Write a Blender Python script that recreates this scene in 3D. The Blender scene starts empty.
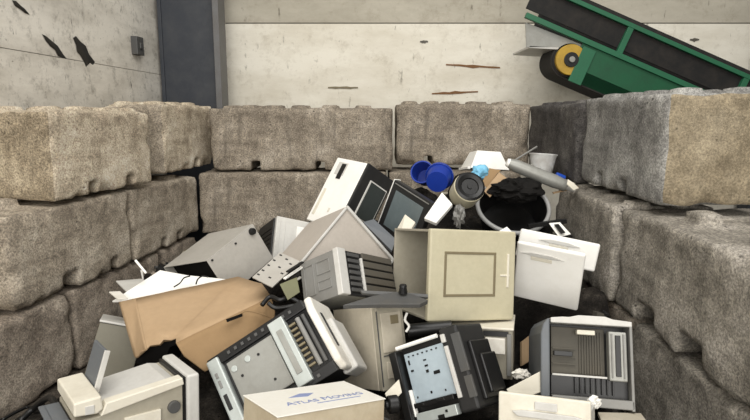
import bpy, bmesh, math, random
import numpy as np
from mathutils import Vector, Matrix, Euler, noise

R = math.radians
random.seed(7)
SC = bpy.context.scene
COL = SC.collection

# ---------------------------------------------------------------- camera, world, light, exposure
PITCH = R(9.53); CAMZ = 1.74; F = 560.0
cd = bpy.data.cameras.new('camera'); cam = bpy.data.objects.new('camera', cd); COL.objects.link(cam)
cam.location = (0, 0, CAMZ); cam.rotation_euler = (math.pi/2 - PITCH, 0, 0)
cd.sensor_width = 36; cd.lens = F/750*36; cd.clip_start = .05
SC.camera = cam

w = bpy.data.worlds.new('world'); SC.world = w; w.use_nodes = True
bg = w.node_tree.nodes['Background']; bg.inputs[0].default_value = (1.0, .98, .945, 1); bg.inputs[1].default_value = .27

def area(name, loc, target, sx, sy, power, col):
    l = bpy.data.lights.new(name, 'AREA'); l.shape = 'RECTANGLE'; l.size = sx; l.size_y = sy; l.energy = power; l.color = col
    o = bpy.data.objects.new(name, l); COL.objects.link(o); o.location = loc
    o.rotation_euler = (Vector(target) - Vector(loc)).to_track_quat('-Z', 'Y').to_euler()
    return o
area('skylight', (.5, 1.2, 6.5), (0, 3.6, .8), 5, 4, 300, (1, .98, .945))
area('open_doorway', (-.4, -4.5, 3.2), (0, 4, .9), 7, 4, 470, (1, .975, .935))

vs = SC.view_settings
SC.display_settings.display_device = 'sRGB'
vs.view_transform = 'Standard'; vs.look = 'None'; vs.exposure = 0.2; vs.gamma = 1.0; vs.use_curve_mapping = False

# ---------------------------------------------------------------- camera geometry helpers (metres in the place)
_f = Vector((0, math.cos(PITCH), -math.sin(PITCH))); _u = Vector((0, math.sin(PITCH), math.cos(PITCH))); _r = Vector((1, 0, 0))
def P(u, v, y):
    d = _f + _r*((u-375)/F) + _u*((210-v)/F)
    return Vector((0, 0, CAMZ)) + d*(y/d.y)

# ---------------------------------------------------------------- materials
def lin(c): return tuple((x/255/12.92 if x/255 <= .04045 else ((x/255+.055)/1.055)**2.4) for x in c)
MATS = {}
def nodes_of(name):
    m = bpy.data.materials.new(name); m.use_nodes = True
    nt = m.node_tree; b = nt.nodes['Principled BSDF']
    return m, nt, b
def N(nt, t, **k):
    n = nt.nodes.new(t)
    for a, v in k.items(): setattr(n, a, v)
    return n
def noise_node(nt, vec, scale, detail=4, rough=.6):
    n = N(nt, 'ShaderNodeTexNoise'); n.inputs['Scale'].default_value = scale; n.inputs['Detail'].default_value = detail; n.inputs['Roughness'].default_value = rough
    nt.links.new(vec, n.inputs['Vector']); return n.outputs['Fac']
def ramp(nt, fac, stops):
    n = N(nt, 'ShaderNodeValToRGB'); cr = n.color_ramp
    while len(cr.elements) < len(stops): cr.elements.new(.5)
    for e, (p, c) in zip(cr.elements, stops): e.position = p; e.color = (*c, 1) if len(c) == 3 else c
    nt.links.new(fac, n.inputs['Fac']); return n.outputs['Color']
def mix(nt, fac, a, b, mode='MIX'):
    n = N(nt, 'ShaderNodeMix', data_type='RGBA', blend_type=mode)
    for s, v in ((n.inputs['Factor'], fac), (n.inputs[6], a), (n.inputs[7], b)):
        if hasattr(v, 'links'): nt.links.new(v, s)
        elif isinstance(v, (int, float)): s.default_value = v
        else: s.default_value = (*v, 1)
    return n.outputs[2]
def plastic(name, rgb, rough=.5, dirt=.25, dirt_rgb=(95, 85, 68), metal=0, scale=5, spec=.4):
    if name in MATS: return MATS[name]
    m, nt, b = nodes_of(name)
    tc = N(nt, 'ShaderNodeTexCoord').outputs['Object']
    f1 = noise_node(nt, tc, scale, 6, .7)
    g = ramp(nt, f1, [(.42, (0, 0, 0)), (.78, (dirt, dirt, dirt))])
    c = mix(nt, g, lin(rgb), lin(dirt_rgb))
    f2 = noise_node(nt, tc, scale*9, 3)
    c = mix(nt, .10 if dirt else .03, c, f2, 'OVERLAY')
    nt.links.new(c, b.inputs['Base Color'])
    b.inputs['Roughness'].default_value = rough; b.inputs['Metallic'].default_value = metal
    b.inputs['Specular IOR Level'].default_value = spec
    MATS[name] = m; return m
def concrete(name, dark, mid, light, bump=.5, scale=1.0, streak=None, ov=.6):
    m, nt, b = nodes_of(name)
    tc = N(nt, 'ShaderNodeTexCoord').outputs['Object']
    big = noise_node(nt, tc, 3.0*scale, 9, .68)
    fine = noise_node(nt, tc, 85*scale, 5, .75)
    c1 = ramp(nt, big, [(.34, lin(dark)), (.5, lin(mid)), (.66, lin(light))])
    c2 = ramp(nt, fine, [(.36, (.08, .08, .075)), (.5, (.5, .5, .5)), (.63, (.95, .94, .91))])
    c = mix(nt, ov, c1, c2, 'OVERLAY')
    midn = noise_node(nt, tc, 17*scale, 6, .7)
    c3 = ramp(nt, midn, [(.34, (.2, .2, .2)), (.5, (.5, .5, .5)), (.66, (.84, .84, .83))])
    c = mix(nt, .38, c, c3, 'OVERLAY')
    vo = N(nt, 'ShaderNodeTexVoronoi'); vo.inputs['Scale'].default_value = 24*scale; nt.links.new(tc, vo.inputs['Vector'])
    pit = ramp(nt, vo.outputs['Distance'], [(.10, (1, 1, 1)), (.24, (0, 0, 0))])
    msk = noise_node(nt, tc, 6*scale, 3)
    mm = ramp(nt, msk, [(.5, (0, 0, 0)), (.62, (.75, .75, .75))])
    pm = mix(nt, 1.0, pit, mm, 'MULTIPLY')
    c = mix(nt, pm, c, lin(tuple(int(x*.42) for x in dark)))
    if streak:
        mp = N(nt, 'ShaderNodeMapping'); mp.inputs['Scale'].default_value = (1, 1, .12); nt.links.new(tc, mp.inputs['Vector'])
        st = noise_node(nt, mp.outputs[0], 11, 4, .6)
        sm = ramp(nt, st, [(.55, (0, 0, 0)), (.75, (.7, .7, .7))])
        c = mix(nt, sm, c, lin(streak))
    nt.links.new(c, b.inputs['Base Color'])
    b.inputs['Roughness'].default_value = .93; b.inputs['Specular IOR Level'].default_value = .15
    ad = N(nt, 'ShaderNodeMath', operation='SUBTRACT'); nt.links.new(fine, ad.inputs[0])
    pv = N(nt, 'ShaderNodeMath', operation='MULTIPLY'); nt.links.new(pm, pv.inputs[0]); pv.inputs[1].default_value = .8
    nt.links.new(pv.outputs[0], ad.inputs[1])
    bp = N(nt, 'ShaderNodeBump'); bp.inputs['Strength'].default_value = bump; bp.inputs['Distance'].default_value = .02
    nt.links.new(ad.outputs[0], bp.inputs['Height']); nt.links.new(bp.outputs[0], b.inputs['Normal'])
    MATS[name] = m; return m

concrete('concrete_warm', (150, 136, 118), (192, 179, 158), (220, 209, 190), .6)
concrete('concrete_tan', (122, 110, 92), (154, 141, 120), (178, 165, 143), .5)
concrete('concrete_brown', (112, 101, 83), (138, 126, 105), (158, 146, 124), .5, ov=.38)
concrete('concrete_dun', (128, 118, 105), (166, 155, 139), (196, 186, 170), .6)
concrete('concrete_back', (112, 103, 92), (142, 132, 118), (170, 160, 146), .5, 1, (94, 88, 80))
concrete('concrete_grey', (106, 101, 93), (144, 138, 128), (176, 169, 159), .5)
concrete('concrete_slate', (100, 98, 95), (132, 130, 126), (166, 164, 159), .4)
concrete('concrete_dark', (58, 56, 55), (80, 77, 75), (106, 103, 99), .4)
concrete('concrete_low', (114, 104, 93), (150, 139, 126), (182, 171, 156), .6)

def wall_mat(name, base, light, dirtc, amount, ds=5.5):
    m, nt, b = nodes_of(name)
    tc = N(nt, 'ShaderNodeTexCoord').outputs['Object']
    mp = N(nt, 'ShaderNodeMapping'); mp.inputs['Scale'].default_value = (.5, .5, 1.4); nt.links.new(tc, mp.inputs['Vector'])
    a = noise_node(nt, mp.outputs[0], 2.2, 8, .7)
    c = ramp(nt, a, [(.3, lin(base)), (.62, lin(light))])
    d = noise_node(nt, tc, ds, 9, .78)
    dm = ramp(nt, d, [(.52, (0, 0, 0)), (.78, (amount, amount, amount))])
    c = mix(nt, dm, c, lin(dirtc))
    e = noise_node(nt, tc, 38, 3, .6)
    em = ramp(nt, e, [(.68, (0, 0, 0)), (.76, (amount, amount, amount))])
    c = mix(nt, em, c, lin(dirtc))
    mp2 = N(nt, 'ShaderNodeMapping'); mp2.inputs['Scale'].default_value = (1, 1, .3); mp2.inputs['Rotation'].default_value = (R(18), 0, 0); nt.links.new(tc, mp2.inputs['Vector'])
    fl = noise_node(nt, mp2.outputs[0], ds*2.6, 5, .65)
    fm = ramp(nt, fl, [(.64, (0, 0, 0)), (.72, (amount, amount, amount))])
    c = mix(nt, fm, c, lin(tuple(int(x*.6) for x in dirtc)))
    nt.links.new(c, b.inputs['Base Color']); b.inputs['Roughness'].default_value = .9; b.inputs['Specular IOR Level'].default_value = .2
    bp = N(nt, 'ShaderNodeBump'); bp.inputs['Strength'].default_value = .15; bp.inputs['Distance'].default_value = .02
    nt.links.new(d, bp.inputs['Height']); nt.links.new(bp.outputs[0], b.inputs['Normal'])
    MATS[name] = m; return m
wall_mat('wall_cream', (208, 201, 184), (230, 225, 211), (160, 149, 128), .6)
wall_mat('wall_grey', (164, 158, 143), (186, 180, 165), (126, 115, 97), .6)
wall_mat('wall_side', (180, 174, 162), (222, 217, 206), (80, 72, 62), .9, 9)
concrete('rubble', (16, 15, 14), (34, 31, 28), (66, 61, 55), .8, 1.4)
concrete('floor_concrete', (48, 44, 39), (70, 64, 57), (92, 85, 76), .6)
plastic('navy_steel', (46, 50, 57), .5, .4, (84, 84, 84), 0, 4)
plastic('steel_edge', (100, 100, 100), .5, .4, (80, 70, 60), 0, 6)
plastic('tar', (26, 25, 24), .6, .2)
plastic('rust', (120, 84, 52), .8, .3)
plastic('white', (238, 236, 230), .45, .18, (170, 160, 140))
plastic('white_dirty', (226, 222, 212), .5, .5, (150, 138, 116))
plastic('offwhite', (214, 208, 192), .5, .35, (140, 128, 105))
plastic('beige', (184, 177, 151), .5, .2, (150, 138, 108))
plastic('beige_dark', (118, 108, 84), .55, .3)
plastic('beige_grey', (180, 172, 155), .5, .45, (110, 98, 80))
plastic('putty', (160, 154, 138), .5, .3)
plastic('case_grey', (172, 168, 160), .5, .3, (120, 112, 100), .1)
plastic('case_warm', (178, 170, 160), .5, .2, (140, 130, 118))
plastic('light_grey', (196, 194, 188), .45, .3, (130, 122, 110))
plastic('mid_grey', (128, 127, 123), .5, .3)
plastic('dark_grey', (76, 76, 75), .5, .3)
plastic('slate_grey', (96, 100, 104), .5, .2)
plastic('inner_grey', (84, 80, 72), .6, .4)
plastic('black', (17, 17, 17), .4, .25, (52, 48, 44))
plastic('black_matt', (17, 16, 15), .8, .3, (46, 42, 38), 0, 5, .15)
plastic('charcoal', (34, 34, 34), .45, .25, (66, 62, 58))
plastic('zinc', (186, 192, 188), .38, .25, (130, 126, 116), .35)
plastic('zinc_blue', (178, 192, 200), .38, .2, (130, 130, 124), .25)
plastic('zinc_dull', (150, 150, 144), .45, .4, (100, 92, 80), .3)
plastic('card', (170, 145, 115), .85, .3, (150, 124, 92), 0, 3, .1)
plastic('card_dark', (148, 122, 90), .85, .3, (122, 100, 74), 0, 3, .1)  # darker card tone, also the shaded copy on the box front
plastic('box_white', (222, 219, 210), .7, .22, (190, 176, 148), 0, 4, .2)
plastic('box_stained', (184, 172, 148), .8, .6, (140, 116, 82), 0, 4, .2)
plastic('ink_blue', (132, 142, 178), .7, 0)
plastic('blue_pot', (24, 52, 142), .35, .2, (20, 34, 90))
plastic('blue_bit', (40, 84, 190), .4, .1)
plastic('sky_blue', (120, 184, 214), .5, .2, (80, 140, 180))
plastic('cream', (214, 206, 178), .5, .35)
plastic('tub_rim', (150, 150, 148), .35, .25)
plastic('green_paint', (22, 82, 52), .5, .4, (30, 52, 38), 0, 4)
plastic('green_edge', (36, 98, 68), .5, .4, (40, 70, 52), 0, 5)
plastic('yellow_hub', (176, 142, 48), .5, .7, (120, 92, 40))
plastic('belt_rubber', (24, 23, 22), .8, .4, (70, 62, 54))
plastic('pcb', (112, 112, 84), .5, .4)
plastic('glass_screen', (96, 106, 108), .12, .25, (130, 136, 134), 0, 3, .6)
plastic('lcd_dark', (52, 56, 54), .2, .2, (84, 84, 78), 0, 4, .6)
def translucent():
    m, nt, b = nodes_of('clear_plastic')
    b.inputs['Base Color'].default_value = (.86, .86, .84, 1); b.inputs['Roughness'].default_value = .35
    b.inputs['Transmission Weight'].default_value = .45; b.inputs['IOR'].default_value = 1.15
    tc = N(nt, 'ShaderNodeTexCoord').outputs['Object']
    f = noise_node(nt, tc, 14, 4); c = ramp(nt, f, [(.4, (.82, .82, .8)), (.7, (.6, .58, .54))]); nt.links.new(c, b.inputs['Base Color'])
    MATS['clear_plastic'] = m
translucent()
M = MATS

# ---------------------------------------------------------------- mesh helpers
class MB:
    def __init__(s): s.v = []; s.f = []; s.mi = []; s.cur = 0
    def add(s, vs_, fs):
        b = len(s.v); s.v += [tuple(x) for x in vs_]
        for f in fs: s.f.append([b+i for i in f]); s.mi.append(s.cur)
        return s
    def box(s, x0, x1, y0, y1, z0, z1):
        if x0 > x1: x0, x1 = x1, x0
        if y0 > y1: y0, y1 = y1, y0
        if z0 > z1: z0, z1 = z1, z0
        return s.add([(x0,y0,z0),(x1,y0,z0),(x1,y1,z0),(x0,y1,z0),(x0,y0,z1),(x1,y0,z1),(x1,y1,z1),(x0,y1,z1)],
                     [(0,3,2,1),(4,5,6,7),(0,1,5,4),(1,2,6,5),(2,3,7,6),(3,0,4,7)])
    def prism(s, poly, a0, a1, axis='y'):
        """poly of 2-D points (x,z for axis y; y,z for axis x; x,y for axis z) swept from a0 to a1"""
        n = len(poly)
        mk = {'y': lambda p, a: (p[0], a, p[1]), 'x': lambda p, a: (a, p[0], p[1]), 'z': lambda p, a: (p[0], p[1], a)}[axis]
        return s.add([mk(p, a0) for p in poly] + [mk(p, a1) for p in poly],
                     [list(range(n))[::-1], list(range(n, 2*n))] + [(i, (i+1) % n, n+(i+1) % n, n+i) for i in range(n)])
    def cyl(s, a, b, r0, r1=None, n=20, caps=True):
        a = Vector(a); b = Vector(b); r1 = r0 if r1 is None else r1
        q = (b-a).to_track_quat('Z', 'Y'); e1 = q @ Vector((1,0,0)); e2 = q @ Vector((0,1,0))
        vs_ = []
        for c, r in ((a, r0), (b, r1)):
            for i in range(n):
                t = 2*math.pi*i/n; vs_.append(c + e1*r*math.cos(t) + e2*r*math.sin(t))
        fs = [(i, (i+1) % n, n+(i+1) % n, n+i) for i in range(n)]
        if caps: fs += [list(range(n))[::-1], list(range(n, 2*n))]
        return s.add(vs_, fs)
    def lathe(s, prof, n=28, close=False):
        """profile (r,z) about local z"""
        k = len(prof); vs_ = []
        for i in range(n):
            t = 2*math.pi*i/n
            vs_ += [(r*math.cos(t), r*math.sin(t), z) for r, z in prof]
        fs = []
        for i in range(n):
            j = (i+1) % n
            for q in range(k if close else k-1):
                q2 = (q+1) % k
                fs.append((i*k+q, j*k+q, j*k+q2, i*k+q2))
        if not close:
            fs.append([i*k for i in range(n)][::-1] if True else None); fs.append([i*k+k-1 for i in range(n)])
        return s.add(vs_, fs)
    def tube(s, pts, r, n=8):
        pts = [Vector(p) for p in pts]; vs_ = []; up = Vector((.3, .2, 1)).normalized()
        for i, p in enumerate(pts):
            t = (pts[min(i+1, len(pts)-1)] - pts[max(i-1, 0)]).normalized()
            e1 = t.cross(up); e1 = e1.normalized() if e1.length > 1e-4 else Vector((1,0,0)); e2 = t.cross(e1)
            for k in range(n):
                a = 2*math.pi*k/n; vs_.append(p + (e1*math.cos(a) + e2*math.sin(a))*r)
        fs = [(i*n+k, i*n+(k+1) % n, (i+1)*n+(k+1) % n, (i+1)*n+k) for i in range(len(pts)-1) for k in range(n)]
        fs += [list(range(n))[::-1], [(len(pts)-1)*n+k for k in range(n)]]
        return s.add(vs_, fs)
def spline(pts, k=8):
    pts = [Vector(p) for p in pts]; q = [pts[0]*2-pts[1]] + pts + [pts[-1]*2-pts[-2]]; out = []
    for i in range(1, len(q)-2):
        a, b, c, d = q[i-1:i+3]
        for j in range(k):
            t = j/k
            out.append(.5*((2*b) + (c-a)*t + (2*a-5*b+4*c-d)*t*t + (3*b-a-3*c+d)*t**3))
    return out + [pts[-1]]
def obj(name, mb, mat, parent=None, bevel=0, smooth=False, seg=2):
    me = bpy.data.meshes.new(name); me.from_pydata(mb.v, [], mb.f)
    for m in (mat if isinstance(mat, (list, tuple)) else [mat]): me.materials.append(M[m] if isinstance(m, str) else m)
    bm = bmesh.new(); bm.from_mesh(me); 
    for f, i in zip(bm.faces, mb.mi): f.material_index = i
    bmesh.ops.recalc_face_normals(bm, faces=bm.faces[:]); bm.to_mesh(me); bm.free()
    o = bpy.data.objects.new(name, me); COL.objects.link(o)
    if parent is not None: o.parent = parent
    if smooth:
        for p in me.polygons: p.use_smooth = True
        if smooth == 'auto':
            md = None
            me.set_sharp_from_angle(angle=R(40))
    if bevel:
        md = o.modifiers.new('bevel', 'BEVEL'); md.width = bevel; md.segments = seg; md.limit_method = 'ANGLE'; md.angle_limit = R(35)
    return o
def tag(o, label, cat, group=None, kind=None):
    o['label'] = label; o['category'] = cat
    if group: o['group'] = group
    if kind: o['kind'] = kind
    return o
PILE = []
def thing(name, label, cat, loc=(0,0,0), eul=(0,0,0), group=None):
    o = bpy.data.objects.new(name, None); COL.objects.link(o); o.empty_display_size = .1
    o.location = loc; o.rotation_euler = eul
    PILE.append(o)
    return tag(o, label, cat, group)
def single(name, mb, mat, label, cat, loc=(0,0,0), eul=(0,0,0), group=None, bevel=0, smooth=False):
    o = obj(name, mb, mat, None, bevel, smooth); o.location = loc; o.rotation_euler = eul
    PILE.append(o); return tag(o, label, cat, group)
def slab(name, pts, th, mat, label, cat, group=None, bevel=.002):
    """a plate with the given front outline (seen side), th thick away from the camera"""
    pts = [Vector(p) for p in pts]; c = sum(pts, Vector())/len(pts)
    nrm = Vector()
    for i in range(len(pts)): nrm += (pts[i]-c).cross(pts[(i+1) % len(pts)]-c)
    nrm.normalize()
    if nrm.dot(Vector((0,0,CAMZ))-c) > 0: nrm = -nrm
    n = len(pts); mb = MB()
    mb.add([p-c for p in pts] + [p-c+nrm*th for p in pts], [list(range(n)), list(range(n, 2*n))[::-1]] + [(i, (i+1) % n, n+(i+1) % n, n+i) for i in range(n)])
    return single(name, mb, mat, label, cat, c, (0,0,0), group, bevel)

# ---------------------------------------------------------------- the setting
def struct(name, mb, mat, bevel=0, parent=None):
    o = obj(name, mb, mat, parent, bevel)
    if parent is None: o['kind'] = 'structure'
    return o
b = MB(); b.box(-4.5, 6.8, -3, 8, -.2, 0); struct('floor', b, 'floor_concrete')
b = MB(); b.box(-4.2, 6.5, 7.012, 7.25, 0, 2.835); b.cur = 1; b.box(-4.2, 6.5, 7.0, 7.25, 2.845, 4.6); struct('wall_back', b, ['wall_cream', 'wall_grey'])
# left shed wall: four board-marked lifts, running 3 degrees off the viewing direction
WL = Vector((-2.42, 6.75, 0)); WD = Vector((-.0525, -1, 0)).normalized(); WN = Vector((1, -.0525, 0)).normalized()
b = MB()
for z0, z1, off in ((0, 1.60, 0), (1.606, 2.20, .004), (2.206, 2.80, 0), (2.806, 4.6, -.02)):
    a = WL + WN*off; e = a + WD*8; k = -WN*.25
    pl = [a, e, e+k, a+k]
    b.add([(p.x, p.y, z0) for p in pl] + [(p.x, p.y, z1) for p in pl], [(3,2,1,0),(4,5,6,7),(0,1,5,4),(1,2,6,5),(2,3,7,6),(3,0,4,7)])
struct('wall_left', b, 'wall_side')
def wl(u, v):
    """point of the left shed wall along a line of sight"""
    d = _f + _r*((u-375)/F) + _u*((210-v)/F); o = Vector((0,0,CAMZ))
    return o + d*((WL+WN*.004-o).dot(WN)/d.dot(WN))
# steel column in the corner: web, two flanges
b = MB(); b.box(-2.37, -1.75, 6.46, 6.50, 0, 4.6); b.box(-2.40, -2.36, 6.44, 6.62, 0, 4.6)
col_ = struct('column', b, 'navy_steel', .004)
b = MB(); b.box(-1.765, -1.70, 6.34, 6.62, 0, 4.6); obj('flange', b, 'steel_edge', col_, .004)

b = MB(); b.box(4.52, 4.85, 6.7, 6.9, 0, 4.6); struct('column', b, 'navy_steel', .004)

def block(label, origin, yaw, L, z0, mat, studs=(), notches=(), D=.6, H=.6, endmat=None, seed=0, rough=1.0, SH=1):
    """cast concrete block with lifting studs and fork grooves; local x along its length, y away from its face"""
    S = .03; nx = round(L/S); ny = round(D/S); nz = round(H/S)
    solid = np.zeros((nx+2, ny+2, nz+SH+2), bool); solid[1:nx+1, 1:ny+1, 1:nz+1] = True
    for c in notches:
        c, hw, nh = c if isinstance(c, tuple) else (c, 1, 3)
        i = round(c/S); solid[max(1, i+1-hw):min(nx+1, i+2+hw), :, 1:1+nh] = False
    for c in studs:
        cx, cy = c if isinstance(c, tuple) else (c, None)
        for y in ((.15, .45) if cy is None else (cy,)):
            i = round(cx/S); j = round(y/S); solid[1+max(0, i-2):min(nx+1, 1+i+3), 1+j-2:1+j+2, nz+1:nz+1+SH] = True
    vid = {}; V = []; Fc = []
    def vert(i, j, k):
        if (i, j, k) not in vid: vid[(i, j, k)] = len(V); V.append((i*S, j*S, k*S))
        return vid[(i, j, k)]
    quads = {(1,0,0): [(1,0,0),(1,1,0),(1,1,1),(1,0,1)], (-1,0,0): [(0,0,0),(0,0,1),(0,1,1),(0,1,0)],
             (0,1,0): [(0,1,0),(0,1,1),(1,1,1),(1,1,0)], (0,-1,0): [(0,0,0),(1,0,0),(1,0,1),(0,0,1)],
             (0,0,1): [(0,0,1),(1,0,1),(1,1,1),(0,1,1)], (0,0,-1): [(0,0,0),(0,1,0),(1,1,0),(1,0,0)]}
    MI = []
    for i, j, k in np.argwhere(solid):
        for d, q in quads.items():
            if not solid[i+d[0], j+d[1], k+d[2]]:
                Fc.append([vert(i-1+a, j-1+b_, k-1+c_) for a, b_, c_ in q]); MI.append(1 if (endmat and d[0] != 0 and i in (1, nx) and k <= nz) else 0)
    V = np.array(V, float); Fa = np.array(Fc)
    E = np.concatenate([Fa[:, [0,1]], Fa[:, [1,2]], Fa[:, [2,3]], Fa[:, [3,0]]])
    for _ in range(2):
        acc = np.zeros_like(V); cnt = np.zeros(len(V))
        np.add.at(acc, E[:,0], V[E[:,1]]); np.add.at(cnt, E[:,0], 1)
        np.add.at(acc, E[:,1], V[E[:,0]]); np.add.at(cnt, E[:,1], 1)
        V = V*.62 + .38*acc/cnt[:, None]
    ctr = np.array([L/2, D/2, H/2]); off = Vector((seed*7.3, seed*3.1, seed*1.7))
    for n_, p in enumerate(V):
        q = Vector(p) + off
        dists = sorted([min(p[0], L-p[0]), min(p[1], D-p[1]), min(p[2], abs(H-p[2]))])
        edge = max(0, 1-dists[1]/.07)
        chip = max(0, noise.noise(q*7) + .1)*edge*.05*rough
        dr = Vector((noise.noise(q*5), noise.noise(q*5+Vector((9,0,0))), noise.noise(q*5+Vector((0,9,0)))))*.006
        dr += Vector((noise.noise(q*17), noise.noise(q*17+Vector((9,0,0))), noise.noise(q*17+Vector((0,9,0)))))*.005*rough
        inn = Vector(ctr-p); inn = Vector([max(-.3, min(.3, x)) for x in inn]); inn.z *= .6
        p += np.array(dr) + np.array(inn)/.3*chip
    mb = MB(); mb.v = [tuple(x) for x in V]; mb.f = [list(x) for x in Fc]; mb.mi = MI
    o = obj('concrete_block', mb, [mat, endmat] if endmat else mat, None, 0, True)
    o.location = (origin[0], origin[1], z0); o.rotation_euler = (0, 0, yaw)
    return tag(o, label, 'concrete block', 'concrete blocks of the bay walls')
YL = R(79.4)
def left(y): return (-2.014 + .188*(y-3.483), y)
S12 = (.15, .45, .75, 1.05)
# left row, top course
block('pale tan concrete block ending the top course of the left wall, end facing out', left(3.49), YL, 1.08, 1.204, 'concrete_warm', S12[:4], (.36, .78), D=.51, H=.57, endmat='concrete_tan', SH=1, seed=1, rough=1.3)
block('pale concrete block with chipped corner in the top course beside the navy column', (-1.83, 4.88), R(82.0), 1.02, 1.24, 'concrete_warm', (.15, .45, .75), (.6,), endmat='concrete_dun', seed=2, rough=1.5)
# left row, middle course
block('brown-grey concrete block in the middle course under the pale tan end block', (-2.085, 3.10), R(81.5), 1.2, .600, 'concrete_dun', ((.3, .3),), ((.48, 2, 4), .96), D=.5, seed=3, rough=1.3, SH=2, H=.57)
block('grey concrete block with two fork notches in the left middle course', (-1.90, 4.325), R(82.0), 1.14, .600, 'concrete_dun', (.2, .8), (.45, .72), seed=4, H=.57)
# left row, floor course
block('cracked dark concrete block on the floor, first of the left bottom course', (-2.21, 2.40), R(81.5), 1.2, .008, 'concrete_low', (), (), D=.36, seed=5, rough=1.4, H=.575)
block('dark brown concrete block on the floor next to the cracked one', (-2.025, 3.615), R(81.5), 1.14, .008, 'concrete_low', (), (), D=.45, seed=6, rough=1.4, H=.575)
block('lowest grey concrete block of the left wall, behind the scrap heap', (-1.845, 4.79), R(81.5), .6, .008, 'concrete_low', (), (), seed=7, H=.575)
# back row
block('grey-brown concrete block on top of the rear wall, between the corner and vertical gap', (-1.60, 5.46), 0, 1.77, 1.214, 'concrete_back', (.18, .36, .57, .84, 1.14, 1.47), (.42, 1.05), seed=8)
block('streaked concrete block on top of the rear wall, by the dark block', (.215, 5.60), 0, 1.32, 1.255, 'concrete_back', (.12, .33, .54, .81, 1.08), (.3, .84), seed=9, rough=1.3)
block('lower rear concrete block beneath the gap-side block, partly behind the white tower', (-1.715, 5.40), 0, 1.83, .600, 'concrete_back', (), (.9,), seed=10, H=.587)
block('lower rear concrete block behind the blue pots', (.14, 5.44), 0, 1.29, .600, 'concrete_back', (.3, .9), (), seed=11, H=.587)
# right row
block('nearly black concrete block where the right wall meets the rear wall', (1.515, 5.58), R(-90), 1.35, 1.235, 'concrete_dark', (.15, .45, .75, 1.05), (.6,), seed=12)  # darker grey concrete than the other right-hand blocks
block('big slate-grey concrete block with a brown end face, carrying the conveyor side', (1.53, 4.16), R(-90), 1.2, 1.262, 'concrete_slate', (.15, .45, .75, 1.05), (.33, .69), endmat='concrete_brown', seed=13, rough=.9)
block('grey concrete block in the right middle course, behind the white drawers', (1.45, 4.44), R(-90), 1.11, .600, 'concrete_grey', S12[:4], (.5,), seed=14, H=.587)
block('long grey concrete block with a bare stud, jutting out under the brown-ended block', (1.47, 3.30), R(-90.8), 1.8, .600, 'concrete_grey', ((.48, .2),), ((.36, 3, 4), (.81, 3, 4)), D=.78, seed=15, rough=1.2, SH=2, H=.587)
block('narrow visible concrete block at the bottom right, behind the open printer', (1.49, 4.26), R(-90), 1.14, .008, 'concrete_low', (), (), seed=16, H=.575)
block('rough grey concrete block on the floor below the long stud-topped one', (1.485, 3.10), R(-90.8), 1.5, .008, 'concrete_grey', (), (), seed=17, rough=1.3, H=.575)

# things fixed to the shed walls
p = wl(135, 46); b = MB(); b.box(-.075, .075, -.02, .06, -.09, .09); b.box(-.03, .03, .06, .075, -.03, .03)
jb = obj('junction_box', b, 'dark_grey', None, .006); jb.location = p; jb.rotation_euler = (0, 0, math.atan2(WN.y, WN.x) - math.pi/2)
tag(jb, 'small grey-brown junction box on the left shed wall', 'junction box')
PILE_SKIP = []
def smear(label, uv, seed):
    pts = [wl(u, v) for u, v in uv]; c = sum(pts, Vector())/len(pts)
    n = len(pts); mb = MB(); rim = [p-c for p in pts]
    mb.add(rim + [p*.7 + WN*.006 for p in rim] + [WN*.008], [(i, (i+1) % n, n+(i+1) % n, n+i) for i in range(n)] + [(n+i, n+(i+1) % n, 2*n) for i in range(n)])
    o = obj('tar_smear', mb, 'tar', None, 0, True); o.location = c
    tag(o, label, 'tar smear', 'black smears on the left wall')
smear('ragged black tar smear on the shed wall close to the column, bigger of the pair', [(73,38),(76,36),(80,41),(86,46),(89,54),(95,62),(93,65),(90,63),(86,67),(83,60),(80,55),(77,52),(76,45)], 1)
smear('thin black tar smear on the shed wall, next to the bigger one', [(42,34),(46,36),(52,41),(58,46),(63,54),(67,59),(62,58),(58,56),(55,50),(50,46),(46,41)], 2)
smear('short black tar smear high up on the shed wall', [(12,0),(16,1),(20,5),(25,9),(30,15),(25,13),(20,9),(15,6)], 3)
def crack(name, label, u0, v0, u1, v1, mat):
    a = P(u0, v0, 7.008); c = P(u1, v1, 7.008); mid = (a+c)/2; d = (c-a)/2; n = 9
    top = [d*(-1+2*i/(n-1)) + Vector((0, 0, .012+.016*random.random()*(1-abs(-1+2*i/(n-1))))) for i in range(n)]
    bot = [d*(-1+2*i/(n-1)) - Vector((0, 0, .004+.02*random.random()*(1-abs(-1+2*i/(n-1))))) for i in range(n)]
    mb = MB(); pl = bot + top[::-1]; k = len(pl)
    mb.add([q+Vector((0,-.004,0)) for q in pl] + [q+Vector((0,.008,0)) for q in pl], [list(range(k))] + [(i, (i+1) % k, k+(i+1) % k, k+i) for i in range(k)])
    o = obj(name, mb, mat); o.location = mid; tag(o, label, 'wall scar', 'rust scars on the rear wall')
crack('rust_scar', 'long rust-brown scar in the cream rear wall, upper of the two', 446, 65, 500, 68, 'rust')
crack('rust_scar', 'shorter rust scar in the cream rear wall, lower of the two', 432, 94, 478, 92, 'rust')
crack('bolt_scar', 'small grey bolt scar in the cream rear wall over the rear blocks', 420, 42, 428, 42, 'inner_grey')
crack('bolt_scar', 'small grey bolt scar in the rear wall above the conveyor', 690, 40, 699, 40, 'inner_grey')
crack('rust_scar', 'faint brown scar in the cream rear wall above the rear blocks', 328, 88, 358, 88, 'beige_dark')

# ---------------------------------------------------------------- conveyor behind the right wall
SL = R(22.3)
cv = thing('conveyor', 'green framed belt conveyor with yellow hub rising behind the right wall', 'conveyor', P(570, 60, 5.95), (0, SL, 0)); PILE.remove(cv)
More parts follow.
